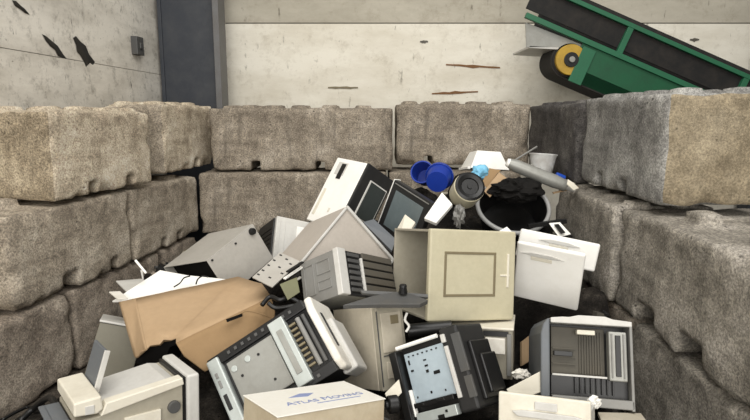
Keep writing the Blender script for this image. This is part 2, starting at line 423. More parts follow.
# local x runs down the slope to the right, z square to it, y away; origin at the tail roller's axle
def cm(u, v):
    q = P(u, v, 5.95) - P(570, 60, 5.95); return (q.x*math.cos(SL) - q.z*math.sin(SL), q.x*math.sin(SL) + q.z*math.cos(SL))
LEN = 3.1
def band(name, ptop, pbot, x0, x1, y0, y1, mat, bev=.004):
    zt = cm(*ptop)[1]; zb = cm(*pbot)[1]; b = MB(); b.box(x0, x1, y0, y1, zb, zt); return obj(name, b, mat, cv, bev)
xl = cm(529.5, 10)[0]-.04; xp = cm(581, 46)[0]
band('rubber_skirt', (640, 22), (640, 58), xl, LEN, .0, .02, 'belt_rubber')
band('rubber_skirt', (640, 22), (640, 58), xl+.3, LEN, .78, .80, 'belt_rubber')
band('upper_rail', (640, 28), (640, 33), xl+.14, LEN, -.05, .0, 'green_edge')
band('lower_rail', (620, 54), (620, 60), xl+.02, LEN, -.05, .0, 'green_edge')
band('side_plate', (630, 64), (630, 92), xp, LEN, -.02, .0, 'green_paint')
band('side_plate', (630, 64), (630, 92), xp, LEN, .80, .82, 'green_paint')
for i, uu in enumerate((624, 740)):
    x = cm(uu, 40 + (uu-624)*.41)[0]; b = MB(); b.box(x-.03, x+.03, -.045, 0, cm(620, 56)[1], cm(640, 30)[1]); obj('post', b, 'green_edge', cv, .003)
b = MB(); b.box(0, .40, 0, .7, -.022, 0.0); ob = obj('scraper_tray', b, 'light_grey', cv, .003); q = cm(530, 45.5); ob.location = (q[0], .02, q[1]); ob.rotation_euler = (0, -SL+R(3), 0)
b = MB(); b.prism([cm(526, 22), cm(587, 46), cm(572, 47), cm(527, 47)], .02, .035); obj('guard_plate', b, 'zinc_dull', cv)
b = MB(); b.cyl((0, .02, 0), (0, .45, 0), .172, n=40); obj('tail_roller', b, 'belt_rubber', cv, .004, 'auto')
b = MB()
bl = [(.187*math.cos(t), .187*math.sin(t)) for t in np.linspace(math.pi/2, 3*math.pi/2, 18)]
inn = [(.173*math.cos(t), .173*math.sin(t)) for t in np.linspace(math.pi/2, 3*math.pi/2, 18)]
outer = [(LEN, .187)] + bl + [(LEN, -.187)]; inner = [(LEN, .173)] + inn + [(LEN, -.173)]
k = len(outer)
b.add([(x, .03, z) for x, z in outer] + [(x, .45, z) for x, z in outer] + [(x, .03, z) for x, z in inner] + [(x, .45, z) for x, z in inner],
      [(i, i+1, k+i+1, k+i) for i in range(k-1)] + [(2*k+i, 3*k+i, 3*k+i+1, 2*k+i+1) for i in range(k-1)] + [(i, 2*k+i, 2*k+i+1, i+1) for i in range(k-1)] + [(k+i, k+i+1, 3*k+i+1, 3*k+i) for i in range(k-1)])
obj('belt', b, 'belt_rubber', cv, 0, 'auto')
b = MB(); b.cyl((0, -.035, 0), (0, .02, 0), .155, n=36); hb = obj('hub', b, 'yellow_hub', cv, .006, 'auto')
b = MB(); b.cyl((0, -.05, 0), (0, -.03, 0), .075, n=24); obj('bearing', b, 'black', hb, .004)
b = MB(); b.cyl((0, -.075, 0), (0, -.04, 0), .03, n=16); obj('axle', b, 'zinc_dull', hb, .003)
b = MB(); b.box(.06, .2, -.045, -.022, -.2, .17); obj('bearing_plate', b, 'green_edge', cv, .004)
# trestle legs standing on the shed floor behind the blocks
Ri = Matrix.Rotation(-SL, 4, 'Y')
for x, y in ((1.0, .0), (1.0, .8), (2.9, .0), (2.9, .8)):
    wz = (cv.location + Matrix.Rotation(SL, 3, 'Y') @ Vector((x, 0, -.21))).z
    b = MB(); b.box(-.04, .04, -.02, .06, -wz, 0); ob = obj('leg', b, 'green_paint', cv, .004)
    ob.location = (x, y, -.21); ob.rotation_euler = (0, -SL, 0)

# ---------------------------------------------------------------- the scrap: boxes with their pose (base centre, turn, size)
FIT = {
'beige_cabinet':((0.396, 2.846, 0.708),(-0.175, 0.104, 0.344),(0.477, 0.459, 0.439)),
'grey_case':((-0.887, 3.283, 0.763),(0.411, -0.256, -0.701),(0.479, 0.379, 0.245)),
'tent':((-0.394, 3.018, 0.732),(-0.602, 0.875, 0.221),(0.431, 0.422, 0.481)),
'chassis':((-0.114, 2.876, 0.746),(-0.473, 0.326, 0.843),(0.467, 0.273, 0.239)),
'white_pc':((-0.291, 3.908, 0.925),(0.07, 0.548, 0.728),(0.275, 0.367, 0.509)),
'monitor':((0.153, 3.861, 0.888),(-0.147, 0.342, -0.832),(0.378, 0.05, 0.37)),
'grey_unit':((-0.625, 3.628, 0.726),(-0.431, 0.274, 0.438),(0.247, 0.332, 0.312)),
'left_cab':((-1.456, 2.806, 0.336),(-0.24, 0.323, 0.334),(0.191, 0.298, 0.332)),
'corner_printer':((-1.039, 2.187, 0.347),(-0.059, 0.066, 0.683),(0.476, 0.313, 0.315)),
'laser_under':((-0.311, 2.3, 0.499),(-0.608, -0.574, 0.096),(0.535, 0.309, 0.352)),
'beige_pc':((-0.005, 2.613, 0.412),(-0.314, 0.096, 0.611),(0.162, 0.391, 0.389)),
'logo_box':((-0.244, 1.981, 0.399),(-0.164, 0.15, 0.598),(0.458, 0.304, 0.265)),
'black_printer':((0.353, 2.209, 0.489),(-0.313, -0.483, -0.504),(0.343, 0.246, 0.34)),
'right_printer':((0.933, 2.376, 0.443),(-0.419, 0.003, -0.168),(0.355, 0.473, 0.365)),
'front_drawer':((0.69, 2.034, 0.478),(-0.278, -0.094, -0.436),(0.336, 0.304, 0.19)),
'tray_front':((0.984, 3.059, 0.754),(0.361, 0.104, -0.448),(0.349, 0.221, 0.373)),
'tray_rear':((1.056, 3.219, 0.884),(-0.093, 0.173, -0.177),(0.456, 0.1, 0.165)),
'desktop':((0.509, 2.735, 0.453),(-0.159, -0.04, -0.26),(0.409, 0.349, 0.252)),
}
DEPTH = {'chassis': .96, 'beige_pc': .965, 'laser_under': .98, 'grey_unit': 1.07, 'tent': 1.04, 'corner_printer': .93, 'logo_box': .93, 'grey_case': 1.08, 'left_cab': 1.05, 'white_pc': 1.0, 'front_drawer': .97}   # size and distance of a thing relative to its pose above
def ft(key, name, label, cat, group=None):
    loc, eul, d = FIT[key]; k = DEPTH.get(key, 1); d = tuple(x*k for x in d)
    loc = tuple(c+(x-c)*k for x, c in zip(loc, (0, 0, CAMZ)))
    return thing(name, label, cat, loc, eul, group), d

# beige cabinet with an open side
t, (W, D, H) = ft('beige_cabinet', 'storage_cabinet', 'beige cabinet with a square-framed door and an open dark side, on top of heap', 'cabinet')
x, y = W/2, D/2; th = .012
b = MB(); b.box(-x, x, -y+.03, y, H-th, H); b.box(-x, x, -y+.03, y, 0, th); b.box(x-th, x, -y+.03, y, th, H-th); b.box(-x, x-th, y-th, y, th, H-th)
obj('shell', b, 'putty', t, .002)
b = MB(); b.box(-x+.20, -x+.21, -y+.03, y-th, th, H-th); obj('divider', b, 'inner_grey', t)
b = MB(); b.box(-x-.004, x+.004, -y-.005, -y+.03, -.004, H+.004); dr = obj('door', b, 'beige', t, .009, seg=3)
b = MB(); q = [(-x+.075, -x+.365, .115, .335)][0]; g = .013; yy = -y-.008
for bx in ((q[0], q[1], q[3]-g, q[3]), (q[0], q[1], q[2], q[2]+g), (q[0], q[0]+g, q[2]+g, q[3]-g), (q[1]-g, q[1], q[2]+g, q[3]-g)): b.box(bx[0], bx[1], yy, -y, bx[2], bx[3])
obj('square_frame', b, 'beige_dark', dr, .002)
b = MB(); b.box(x-.085, x-.03, -y-.009, -y, .215, .225); b.box(x-.048, x-.036, -y-.012, -y, .16, .33); obj('latch', b, 'offwhite', dr, .003)

# white paper drawers
def drawer_front(t, W, D, H, body, hz, hx):
    b = MB(); b.box(-W/2, W/2, -D/2, -D/2+.025, 0, H); fr = obj('front_panel', b, 'white', t, .012, seg=3)
    b = MB(); b.prism([(hx-.12, hz+.004), (hx-.05, hz+.018), (hx+.05, hz+.018), (hx+.12, hz+.004), (hx+.05, hz-.004), (hx-.05, hz-.004)], -D/2-.007, -D/2)
    obj('finger_ledge', b, 'light_grey', fr, .002)
    b = MB(); b.box(hx-.055, hx+.055, -D/2-.005, -D/2, hz-.03, hz-.008); obj('finger_recess', b, 'offwhite', fr, .004)
    b = MB(); b.prism([(-D/2+.025, .012), (-D/2+.025, H*.7), (D/2, .10), (D/2, .012)], -W/2+.015, W/2-.015, 'x'); obj('tray_body', b, body, t, .006)
t, (W, D, H) = ft('tray_front', 'paper_drawer', 'white paper drawer tilted forward beside the beige cabinet, dark underside showing', 'paper drawer', 'white paper drawers by the right wall')
drawer_front(t, W, D, H, 'dark_grey', H*.83, -.04)  # dark grey body colour stands in for shadow under the drawer
t, (W, D, H) = ft('tray_rear', 'paper_drawer', 'white paper drawer leaning behind the tilted one, against the right wall', 'paper drawer', 'white paper drawers by the right wall')
drawer_front(t, W, D, H, 'dark_grey', H*.72, .0)

# desktop case under the cabinet
t, (W, D, H) = ft('desktop', 'desktop_computer', 'dirty beige desktop computer case lying under the beige cabinet', 'computer')
x, y = W/2, D/2
b = MB(); b.box(-x, x, -y+.03, y, 0, H-.012); obj('case', b, 'beige_grey', t, .004)
b = MB(); b.box(-x-.005, x+.005, -y-.02, y, H-.012, H); obj('lid', b, 'offwhite', t, .004)
b = MB(); b.box(-x, x, -y, -y+.03, 0, H-.015); fb = obj('front_bezel', b, 'putty', t, .006)
b = MB(); b.box(x-.13, x-.035, -y-.03, -y, H-.125, H-.05); obj('drive_door', b, 'white_dirty', fb, .004)
b = MB(); b.box(x-.14, x-.02, -y-.012, -y, H-.045, H-.02); obj('drive_slot', b, 'charcoal', fb, .002)
b = MB(); b.box(x-.028, x-.006, -y-.014, -y, .02, H-.03); obj('trim_strip', b, 'mid_grey', fb, .004)

# open printer by the right wall
t, (W, D, H) = ft('right_printer', 'laser_printer', 'grey laser printer with its underside open and a slotted metal bracket, by right wall', 'printer')
x, y = W/2, D/2; fr = -y
b = MB(); b.box(-x+.03, x, fr+.10, y, .0, H-.02); obj('chassis', b, 'charcoal', t, .004)
pr = [(-x-.02, fr+.0), (-x+.012, fr-.0), (-x+.012, y), (-x-.01, y)]
b = MB(); b.prism([(-x-.022, .03), (-x-.022, H-.07), (-x-.012, H-.03), (-x+.006, H-.006), (-x+.016, H-.002), (-x+.016, .03)], fr, y); obj('side_cover', b, 'slate_grey', t, .006)
b = MB(); b.prism([(-x+.02, H-.022), (-x+.02, H), (-x+.07, H+.006), (-.08, H+.006), (-.04, H+.016), (.07, H+.016), (.1, H+.006), (x, H), (x, H-.022)], fr, y); obj('top_cover', b, 'light_grey', t, .004)
b = MB(); b.box(x-.012, x, fr, y, 0, H-.02); obj('side_cover', b, 'mid_grey', t, .003)
ip = MB(); ip.box(-x+.03, x-.10, fr+.07, fr+.10, .125, H-.035); inn_ = obj('inner_panel', ip, plastic('umber', (72, 68, 58), .6, .4), t, .002)
b = MB()
for zz in (.17, .2, .235): b.box(-x+.035, -.045, fr+.06, fr+.07, zz, zz+.006)
for k in range(9): b.box(-.03+k*.011, -.026+k*.011, fr+.062, fr+.07, .135, H-.05)
obj('rib', b, 'umber', inn_)
b = MB(); b.box(-x+.04, -.06, fr+.045, fr+.07, .205, .225); obj('guide_bar', b, 'charcoal', inn_, .002)
b = MB(); b.box(-.045, .03, fr+.02, fr+.06, H-.065, H-.045); obj('catch', b, 'offwhite', t, .003)
b = MB(); b.box(x-.095, x-.022, fr+.01, fr+.06, .115, H-.045); br = obj('bracket', b, 'zinc_dull', t, .005)
b = MB(); b.box(x-.070, x-.048, fr+.004, fr+.01, .135, H-.06); obj('slot', b, 'black', br, .002)
b = MB()
for bx in ((x-.086, x-.08, .128, H-.055), (x-.038, x-.032, .128, H-.055)): b.box(bx[0], bx[1], fr+.003, fr+.01, bx[2], bx[3])
obj('raised_rib', b, 'mid_grey', br)
b = MB(); b.box(-x+.025, x-.012, fr+.05, fr+.10, .04, .125); lw = obj('roller_bay', b, 'black', t, .003)
for k in range(8):
    b = MB(); xx = -.055+k*.022; b.box(xx, xx+.006, fr+.035, fr+.05, .055, .12); obj('fin', b, 'charcoal', lw, .001)
b = MB(); b.box(-x+.03, x-.1, fr+.03, fr+.055, .122, .13); obj('edge_strip', b, 'light_grey', t, .001)
b = MB(); b.box(-x+.025, x, fr+.0, fr+.06, .005, .042); obj('bottom_rail', b, 'mid_grey', t, .004)

# black printer showing its sheet metal base
t, (W, D, H) = ft('black_printer', 'inkjet_printer', 'black printer tipped over to show a pale blue sheet metal plate', 'printer')
x, y = W/2, D/2; fr = -y
b = MB(); b.box(-x+.03, x-.02, fr+.03, y, .0, H-.01); obj('body', b, 'black', t, .01)
b = MB(); b.box(-x, -x+.04, fr-.03, fr+.05, -.02, H-.03); obj('side_rail', b, 'black', t, .005)
b = MB(); b.box(x-.088, x+.0, fr, y, .0, H+.005); sd_ = obj('side_cover', b, 'charcoal', t, .012, seg=3)
b = MB(); b.box(x, x+.02, fr+.05, y-.02, .03, H-.07); b.box(x+.018, x+.034, fr+.09, y-.02, .05, H-.13); obj('raised_panel', b, 'black', sd_, .006)
b = MB(); b.box(x-.035, x+.004, fr-.004, fr+.01, H*.45, H-.03); b.box(x-.03, x+.004, fr-.004, fr+.01, .05, H*.40); obj('seam_strip', b, 'dark_grey', sd_, .002)
pl = MB(); pl.box(-x+.05, x-.085, fr+.012, fr+.03, .08, H-.05); pp = obj('base_plate', pl, 'zinc_blue', t, .003)
b = MB()
for hx, hz, wx, wz in ((-x+.065, H-.10, .008, .02), (-x+.068, H-.13, .014, .008), (-.03, H-.10, .014, .006), (-.03, H-.125, .016, .008), (-.03, H-.15, .013, .012), (.005, H-.165, .03, .014), (-.035, .105, .008, .01), (-x+.065, .1, .006, .008), (.035, .10, .006, .008)):
    b = MB(); b.box(hx, hx+wx, fr+.0095, fr+.013, hz, hz+wz); obj('punched_slot', b, 'black', pp)
for k in range(7): b = MB(); b.box(-x+.07+k*.024, -x+.078+k*.024, fr+.0095, fr+.013, H-.068, H-.062); obj('punched_slot', b, 'black', pp)
b = MB(); b.cyl((-x+.03, fr+.0, H-.018), (x-.10, fr+.0, H-.018), .009, n=12); obj('white_bar', b, 'white', t)
b = MB(); b.box(x-.078, x-.060, fr-.010, fr+.02, .06, H-.07); b.box(x-.082, x-.062, fr-.010, fr+.02, H-.055, H-.02); obj('edge_guide', b, 'light_grey', t, .003)
b = MB(); b.box(-x+.035, -x+.047, fr-.004, fr+.02, .03, .14); obj('wire_loom', b, 'white', t, .003)
b = MB(); b.box(-x+.03, x-.1, fr-.002, fr+.03, .062, .082); b.box(-x+.08, -x+.1, fr-.008, fr, .066, .078); b.box(-.01, .03, fr-.008, fr, .066, .078); obj('frame_bar', b, 'black', t, .002)
b = MB(); b.box(-x+.045, x-.1, fr-.004, fr+.03, .0, .042); lp = obj('lower_plate', b, 'zinc', t, .003)
b = MB(); b.box(-.02, .01, fr-.008, fr-.003, .0, .016); b.box(.02, .03, fr-.008, fr-.003, .02, .03); obj('punched_slot', b, 'black', lp)

# laser printer lying on its back, base towards the viewer
t, (W, D, H) = ft('laser_under', 'laser_printer', 'white laser printer on its side with black base frame and sheet metal plate showing', 'printer')
x, y = W/2, D/2; fr = -y
b = MB(); b.box(-x+.02, x-.03, fr+.02, y, .01, H-.01); obj('body', b, 'charcoal', t, .008)
b = MB(); b.prism([(fr+.03, .0), (fr+.0, .04), (fr-.005, H-.06), (fr+.03, H+.005), (y, H+.005), (y, 0)], x-.036, x, 'x'); sc = obj('side_cover', b, 'white_dirty', t, .012, seg=3)
b = MB(); b.box(x-.002, x+.004, fr+.05, fr+.075, .10, H-.08); obj('side_slot', b, 'black', sc, .003)
b = MB(); b.box(x-.05, x+.022, fr+.12, y, -.008, H-.10); obj('rear_cover', b, 'light_grey', sc, .012, seg=3)
b = MB(); b.box(-x, x-.036, fr+.0, fr+.03, H-.045, H); b.box(-x, x-.036, fr+.0, fr+.03, 0, .05); obj('base_frame', b, 'black', t, .004)
b = MB()
for k in range(10): b = MB(); b.box(-x+.1+k*.035, -x+.113+k*.035, fr-.006, fr, H-.03, H-.016); obj('frame_rib', b, 'dark_grey', t, .001)
for k in range(8): b = MB(); b.box(-x+.12+k*.04, -x+.135+k*.04, fr-.006, fr, .016, .03); obj('frame_rib', b, 'dark_grey', t, .001)
b = MB(); b.box(-x-.004, -x+.055, fr-.012, fr+.05, -.005, H-.01); gs = obj('end_strip', b, 'zinc', t, .008)
b = MB(); b.box(-x+.012, -x+.03, fr-.016, fr-.011, .1, .17); obj('oval_slot', b, 'charcoal', gs, .006)
b = MB(); b.box(-x+.015, -x+.028, fr-.016, fr-.011, .2, .235); b.box(-x+.015, -x+.028, fr-.016, fr-.011, .245, .27); obj('indent', b, 'mid_grey', gs, .004)
b = MB(); b.box(-x+.075, -x+.305, fr-.004, fr+.02, .055, H-.06); pp = obj('base_plate', b, 'zinc_dull', t, .004)
b = MB()
for hx, hz in ((.09, .1), (.12, .2), (.24, .11), (.22, .24)): b = MB(); b.cyl((-x+hx, fr-.007, hz), (-x+hx, fr-.003, hz), .006, n=12); obj('screw_hole', b, 'black', pp)
b = MB(); b.cyl((-x+.1, fr-.008, .245), (-x+.1, fr-.003, .245), .014, n=16); obj('boss', b, 'zinc', pp, .002); b = MB(); b.cyl((-x+.17, fr-.008, .25), (-x+.17, fr-.003, .25), .014, n=16); obj('boss', b, 'zinc', pp, .002)
b = MB(); b.box(-x+.312, -x+.385, fr-.02, fr+.02, .02, H-.02); bk = obj('bracket', b, 'zinc', t, .004)
b = MB(); b.box(-x+.335, -x+.362, fr-.025, fr-.019, .07, H-.07); obj('oval_groove', b, 'zinc_dull', bk, .010, seg=3)
b = MB(); b.box(-x+.385, x-.036, fr+.02, fr+.03, .05, H-.045); rb = obj('roller_bay', b, 'black', t, .002)
b = MB()
for k in range(9): zz = .075+k*.024; b.box(-x+.388, -x+.42, fr+.002, fr+.02, zz, zz+.009)
obj('rib', b, 'beige_dark', rb, .001)
b = MB(); b.cyl((-x+.435, fr+.008, .06), (-x+.435, fr+.008, H-.06), .011, n=14); obj('roller', b, 'mid_grey', rb)
b = MB(); b.cyl((-x+.462, fr+.008, .06), (-x+.462, fr+.008, H-.06), .009, n=14); obj('roller', b, 'dark_grey', rb)

# beige tower
t, (W, D, H) = ft('beige_pc', 'tower_computer', 'beige computer tower standing between the laser printer and the black printer', 'computer')
x, y = W/2, D/2
b = MB(); b.box(-x, x, -y+.035, y, 0, H); obj('case', b, 'beige_grey', t, .004)
b = MB(); b.box(-x, x, -y, -y+.033, 0, H); fb = obj('front_bezel', b, 'putty', t, .006)
b = MB(); b.box(-x+.02, x-.02, -y-.006, -y, H-.21, H-.03); bay = obj('drive_bay', b, 'beige_grey', fb, .003)
b = MB(); b.box(-.005, .04, -y-.010, -y-.005, H-.085, H-.045); obj('power_button', b, 'beige_dark', bay, .003)
b = MB(); b.box(-x+.02, x-.02, -y-.004, -y, H-.225, H-.22); b.box(-x, -x+.004, -y-.003, -y+.002, .02, H-.02); obj('seam', b, 'dark_grey', fb)
b = MB(); b.box(-x+.03, x-.03, -y-.005, -y, .05, H-.25); obj('blanking_plate', b, 'beige_grey', fb, .003)

# white carton with blue lettering
t, (W, D, H) = ft('logo_box', 'carton', 'white removal carton with faint blue lettering on its lid', 'carton')
x, y = W/2, D/2
b = MB(); b.box(-x, x, -y, y, 0, H-.004); obj('carton_body', b, 'box_stained', t, .004)
b = MB(); b.box(-x-.003, x+.003, -y-.003, y+.003, H-.004, H); ld = obj('lid', b, 'box_white', t, .002)
def text(name, body, size, loc, eul, mat, parent, extrude=.0006):
    c = bpy.data.curves.new(name, 'FONT'); c.body = body; c.size = size; c.extrude = extrude; c.align_x = 'LEFT'
    c.small_caps_scale = .8
    o = bpy.data.objects.new(name, c); COL.objects.link(o); o.parent = parent; o.location = loc; o.rotation_euler = eul; c.materials.append(M[mat]); return c, o
c, o = text('lettering', 'Atlas Moving', .052, (-.135, -.055, H+.0008), (0, 0, R(0)), 'ink_blue', ld)
for i, ch in enumerate(c.body):
    if ch.islower(): c.body_format[i].use_small_caps = True
bpy.context.view_layer.update()
me = bpy.data.meshes.new_from_object(o.evaluated_get(bpy.context.evaluated_depsgraph_get()))
nl = bpy.data.objects.new('lettering', me); COL.objects.link(nl); nl.parent = ld; nl.location = o.location; nl.rotation_euler = o.rotation_euler
bpy.data.objects.remove(o); nl.name = 'lettering'
b = MB(); b.box(-.03, .15, -.078, -.072, H, H+.001); obj('underline', b, 'ink_blue', ld)
b = MB(); b.prism([(-.09, .03), (-.03, .06), (.02, .045), (-.02, .015)], H, H+.001, 'z'); obj('emblem', b, 'ink_blue', ld)

# beige and white printer in the near corner
t, (W, D, H) = ft('corner_printer', 'laser_printer', 'grey-beige laser printer with raised paper flap, beside the cracked floor block', 'printer')
x, y = W/2, D/2
b = MB(); b.prism([(-x, 0), (-x, H-.075), (-x+.08, H-.075), (x-.06, H-.02), (x-.06, 0)], -y+.01, y); obj('body', b, 'putty', t, .006)
b = MB(); b.prism([(-x-.005, H-.055), (-x-.005, H-.006), (-x+.085, H), (-x+.09, H-.05), (-x+.07, H-.062)], -y, y+.005); cp = obj('control_panel', b, 'offwhite', t, .006)
b = MB(); b.box(-x+.03, -x+.06, -y-.003, -y+.002, H-.055, H-.025); obj('maker_plate', b, 'light_grey', cp, .001)
b = MB(); b.prism([(-x+.08, H-.075), (-x+.10, H-.03), (x-.065, H-.002), (x-.06, H-.03)], -y, -y+.05); obj('front_edge', b, 'offwhite', t, .004)
b = MB(); b.prism([(-x+.08, H-.075), (-x+.10, H-.045), (x-.11, H-.015), (x-.065, H-.025), (x-.065, H-.05)], -y+.05, y); obj('paper_tray', b, 'light_grey', t, .004)
b = MB(); b.box(x-.05, x, -y-.005, y, .0, H+.005); obj('rear_cover', b, 'light_grey', t, .010, seg=3)
b = MB(); b.box(x-.065, x-.05, -y+.01, y-.01, .0, H-.005); obj('gap_shade', b, 'black', t, .002)  # black filler painting the shade between body and rear cover
b = MB(); b.box(-.06, .07, -y-.001, -y+.012, H-.2, H-.105); lb = obj('sticker', b, 'offwhite', t, .001)
b = MB()
for k in range(4): b.box(-.02, -.02+(.05, .07, .04, .06)[k], -y-.002, -y, H-.14-k*.011, H-.137-k*.011)
obj('printed_line', b, 'mid_grey', lb)
b = MB(); b.cyl((x-.1, -y-.006, H-.11), (x-.1, -y+.02, H-.11), .024, n=24); obj('round_button', b, 'dark_grey', t, .003)
fl = MB(); fl.box(-.012, .0, -.17, 0, .0, .16); ob = obj('paper_flap', fl, 'slate_grey', t, .003); ob.location = (-x+.095, y-.01, H-.03); ob.rotation_euler = (0, R(16), 0)
b = MB(); b.box(-.016, .004, -.178, -.168, 0, .162); obj('flap_rim', b, 'light_grey', ob, .002)
b = MB(); b.box(-x-.075, -x-.004, -y+.03, y-.02, H-.1, H-.09); b.box(-x-.06, -x-.05, -y+.03, y-.02, H-.16, H-.09); obj('front_hatch', b, 'slate_grey', t, .003)
b = MB(); b.box(-x-.008, -x+.0, -y+.02, y-.02, .05, H-.09); obj('opening_shade', b, 'black', t, .002)  # black plate painting the shade of an open side

# grey sheet-metal covers
t, (W, D, H) = ft('grey_case', 'computer_cover', 'grey metal computer cover lying open-ended above the cardboard box', 'computer cover')
x, y = W/2, D/2; th = .006
b = MB(); b.box(-x, x, -y, y, H-th, H); b.box(x-th, x, -y, y, 0, H-th); b.box(-x, -x+th, -y, y, 0, H-th); b.box(-x+th, x-th, y-th, y, 0, H-th); obj('shell', b, 'case_grey', t, .003)
b = MB(); b.box(-x+.02, x-.02, -y+.05, y-.02, .0, H-.03); obj('shell_shade', b, 'black_matt', t)  # black block inside the shell, painted shade for its open end
b = MB(); b.cyl((x-.0, y-.04, H-.035), (x+.025, y-.04, H-.035), .024, .02, 20); obj('rubber_foot', b, 'black', t, .003)
for q in ((-y+.03, H-.02), (.02, H-.03)):
    b = MB(); b.cyl((x, q[0], q[1]), (x+.006, q[0], q[1]), .007, n=10); obj('screw', b, 'charcoal', t)
t, (W, D, H) = ft('tent', 'computer_cover', 'warm grey computer cover propped corner-up in the middle of the heap', 'computer cover')
x, y = W/2, D/2; th = .006
b = MB(); b.box(-x, x, -y, y, H-th, H); b.box(-x, -x+th, -y, y, 0, H-th); b.box(-x+th, x-th, -y, -y+th, .0, H-th); obj('shell', b, 'case_warm', t, .002)
b = MB(); b.box(-x-.002, x+.004, -y-.016, -y, H-.014, H+.004); b.box(-x-.004, -x+.01, -y-.012, -y, .0, H-.014); b.box(x-.014, x+.004, -y-.016, -y, .12, H-.014); obj('folded_rim', b, 'light_grey', t, .003)

# computer chassis with slot covers
t, (W, D, H) = ft('chassis', 'computer_chassis', 'stripped computer chassis with embossed side and expansion slots, below the warm grey cover', 'computer chassis')
x, y = W/2, D/2
b = MB(); b.box(-x+.012, x, -y+.02, y, 0, H-.004); obj('frame', b, 'zinc_dull', t, .003)
b = MB(); b.box(-x, -x+.012, -y+.03, y, 0, H); sp = obj('side_panel', b, 'mid_grey', t, .003)
b = MB()
for q in ((-.07, .02, .05, .10), (-.07, .02, .13, .2), (.04, .11, .04, .2)):
    g = .006
    for bx in ((q[0], q[1], q[2], q[2]+g), (q[0], q[1], q[3]-g, q[3]), (q[0], q[0]+g, q[2], q[3]), (q[1]-g, q[1], q[2], q[3])): b.box(-x-.004, -x+.001, bx[0], bx[1], bx[2], bx[3])
obj('embossed_ridge', b, 'mid_grey', sp, .002)
b = MB(); b.box(-x-.004, -x+.055, -y-.004, -y+.03, .0, H+.004); obj('corner_pillar', b, 'light_grey', t, .004)
b = MB(); b.box(-x+.055, x, -y+.01, -y+.02, 0, H); fa = obj('rear_face', b, 'charcoal', t, .002)
for k in range(7):
    zz = .02 + k*.03
    b = MB(); b.box(-x+.075, -x+.16, -y+.0, -y+.01, zz, zz+.018); obj('slot_cover', b, 'dark_grey', fa, .002)
for k in range(5):
    zz = .03 + k*.042
    b = MB(); b.box(-x+.185, x-.02, -y-.002, -y+.01, zz, zz+.032); obj('bay_plate', b, 'inner_grey', fa, .002)
b = MB(); b.box(-x+.167, -x+.178, -y-.006, -y+.01, .01, H-.03); obj('divider_strip', b, 'light_grey', fa, .002)

# white tower at the back
t, (W, D, H) = ft('white_pc', 'tower_computer', 'white sided computer tower with black front tilted against the rear blocks', 'computer')
x, y = W/2, D/2
b = MB(); b.box(-x, x, -y+.02, y, 0, H); cs = obj('case', b, 'white', t, .006)
b = MB(); b.box(-x-.002, -x+.004, y-.16, y-.05, H-.13, H-.03); obj('recess_rim', b, 'light_grey', cs, .002)
b = MB(); b.box(-x-.005, -x+.0, y-.145, y-.095, H-.16, H-.04); obj('carry_recess', b, 'black', cs, .006)
b = MB(); b.box(-x-.003, -x, y-.06, y-.03, .05, H-.25); b.box(-x-.003, -x, -.02, 0, .1, .13); obj('scuffed_strip', b, 'offwhite', cs, .001)
b = MB(); b.box(-x, x, -y, -y+.02, 0, H+.003); fb = obj('front_bezel', b, 'charcoal', t, .006)
b = MB(); b.box(-x+.075, x-.02, -y-.008, -y, .14, H-.09); dw = obj('display_frame', b, 'light_grey', fb, .004)
b = MB(); b.box(-x+.086, x-.031, -y-.012, -y-.007, .15, H-.10); obj('display', b, 'lcd_dark', dw, .002)

# flat screen
t, (W, D, H) = ft('monitor', 'flat_screen', 'black framed flat screen with grey glass leaning beside the white tower', 'monitor')
x, y = W/2, D/2
b = MB(); b.box(-x, x, -y, y, 0, H); obj('housing', b, 'charcoal', t, .006)
b = MB(); b.box(-x-.012, -x, -y+.004, y+.02, 0, H); obj('side_strip', b, 'white', t, .004)
b = MB(); b.box(-x+.05, x-.05, -y-.004, -y, .04, H-.06); sc = obj('screen', b, 'glass_screen', t, .002)
b = MB(); b.box(-x+.02, x-.02, -y-.005, -y, H-.022, H-.016); obj('bezel_line', b, 'mid_grey', t)

# light grey unit with vented dark side
t, (W, D, H) = ft('grey_unit', 'power_unit', 'light grey metal unit with a dark vented side, behind the grey cover', 'unit')
x, y = W/2, D/2
b = MB(); b.box(-x, x, -y, y, 0, H); cs = obj('case', b, 'light_grey', t, .008)
b = MB(); b.box(-x-.012, -x, -y+.03, y, .01, H-.01); vs_ = obj('vent_panel', b, 'charcoal', t, .003)
b = MB()
for k in range(7): b.box(-x-.016, -x-.011, -y+.06, y-.03, .04+k*.035, .05+k*.035)
obj('vent_slat', b, 'black', vs_)
b = MB(); b.box(-x+.03, -x+.06, -y+.02, -y+.05, H-.002, H+.006); obj('latch', b, 'black', t, .002)
b = MB(); b.box(-x+.02, -x+.03, -y-.004, -y, .03, H-.03); b.box(-x+.06, -x+.068, -y-.004, -y, .03, H-.03); obj('pressed_rib', b, 'light_grey', cs, .002)
b = MB(); b.box(.02, .09, -y-.004, -y, H-.15, H-.05); obj('sticker', b, 'white', cs)

# cabinet behind the corner printer
t, (W, D, H) = ft('left_cab', 'metal_cabinet', 'olive-grey metal cabinet leaning by the left wall under the cardboard box', 'cabinet')
x, y = W/2, D/2
b = MB(); b.box(-x, x, -y+.012, y, 0, H-.012); obj('body', b, 'inner_grey', t, .004)
b = MB(); b.box(-x-.004, x+.03, -y-.006, y, H-.012, H); obj('top_panel', b, 'light_grey', t, .003)
b = MB(); b.box(-x, x+.03, -y, -y+.012, 0, H-.014); obj('front_panel', b, plastic('olive_grey', (118, 114, 100), .5, .3), t, .004)

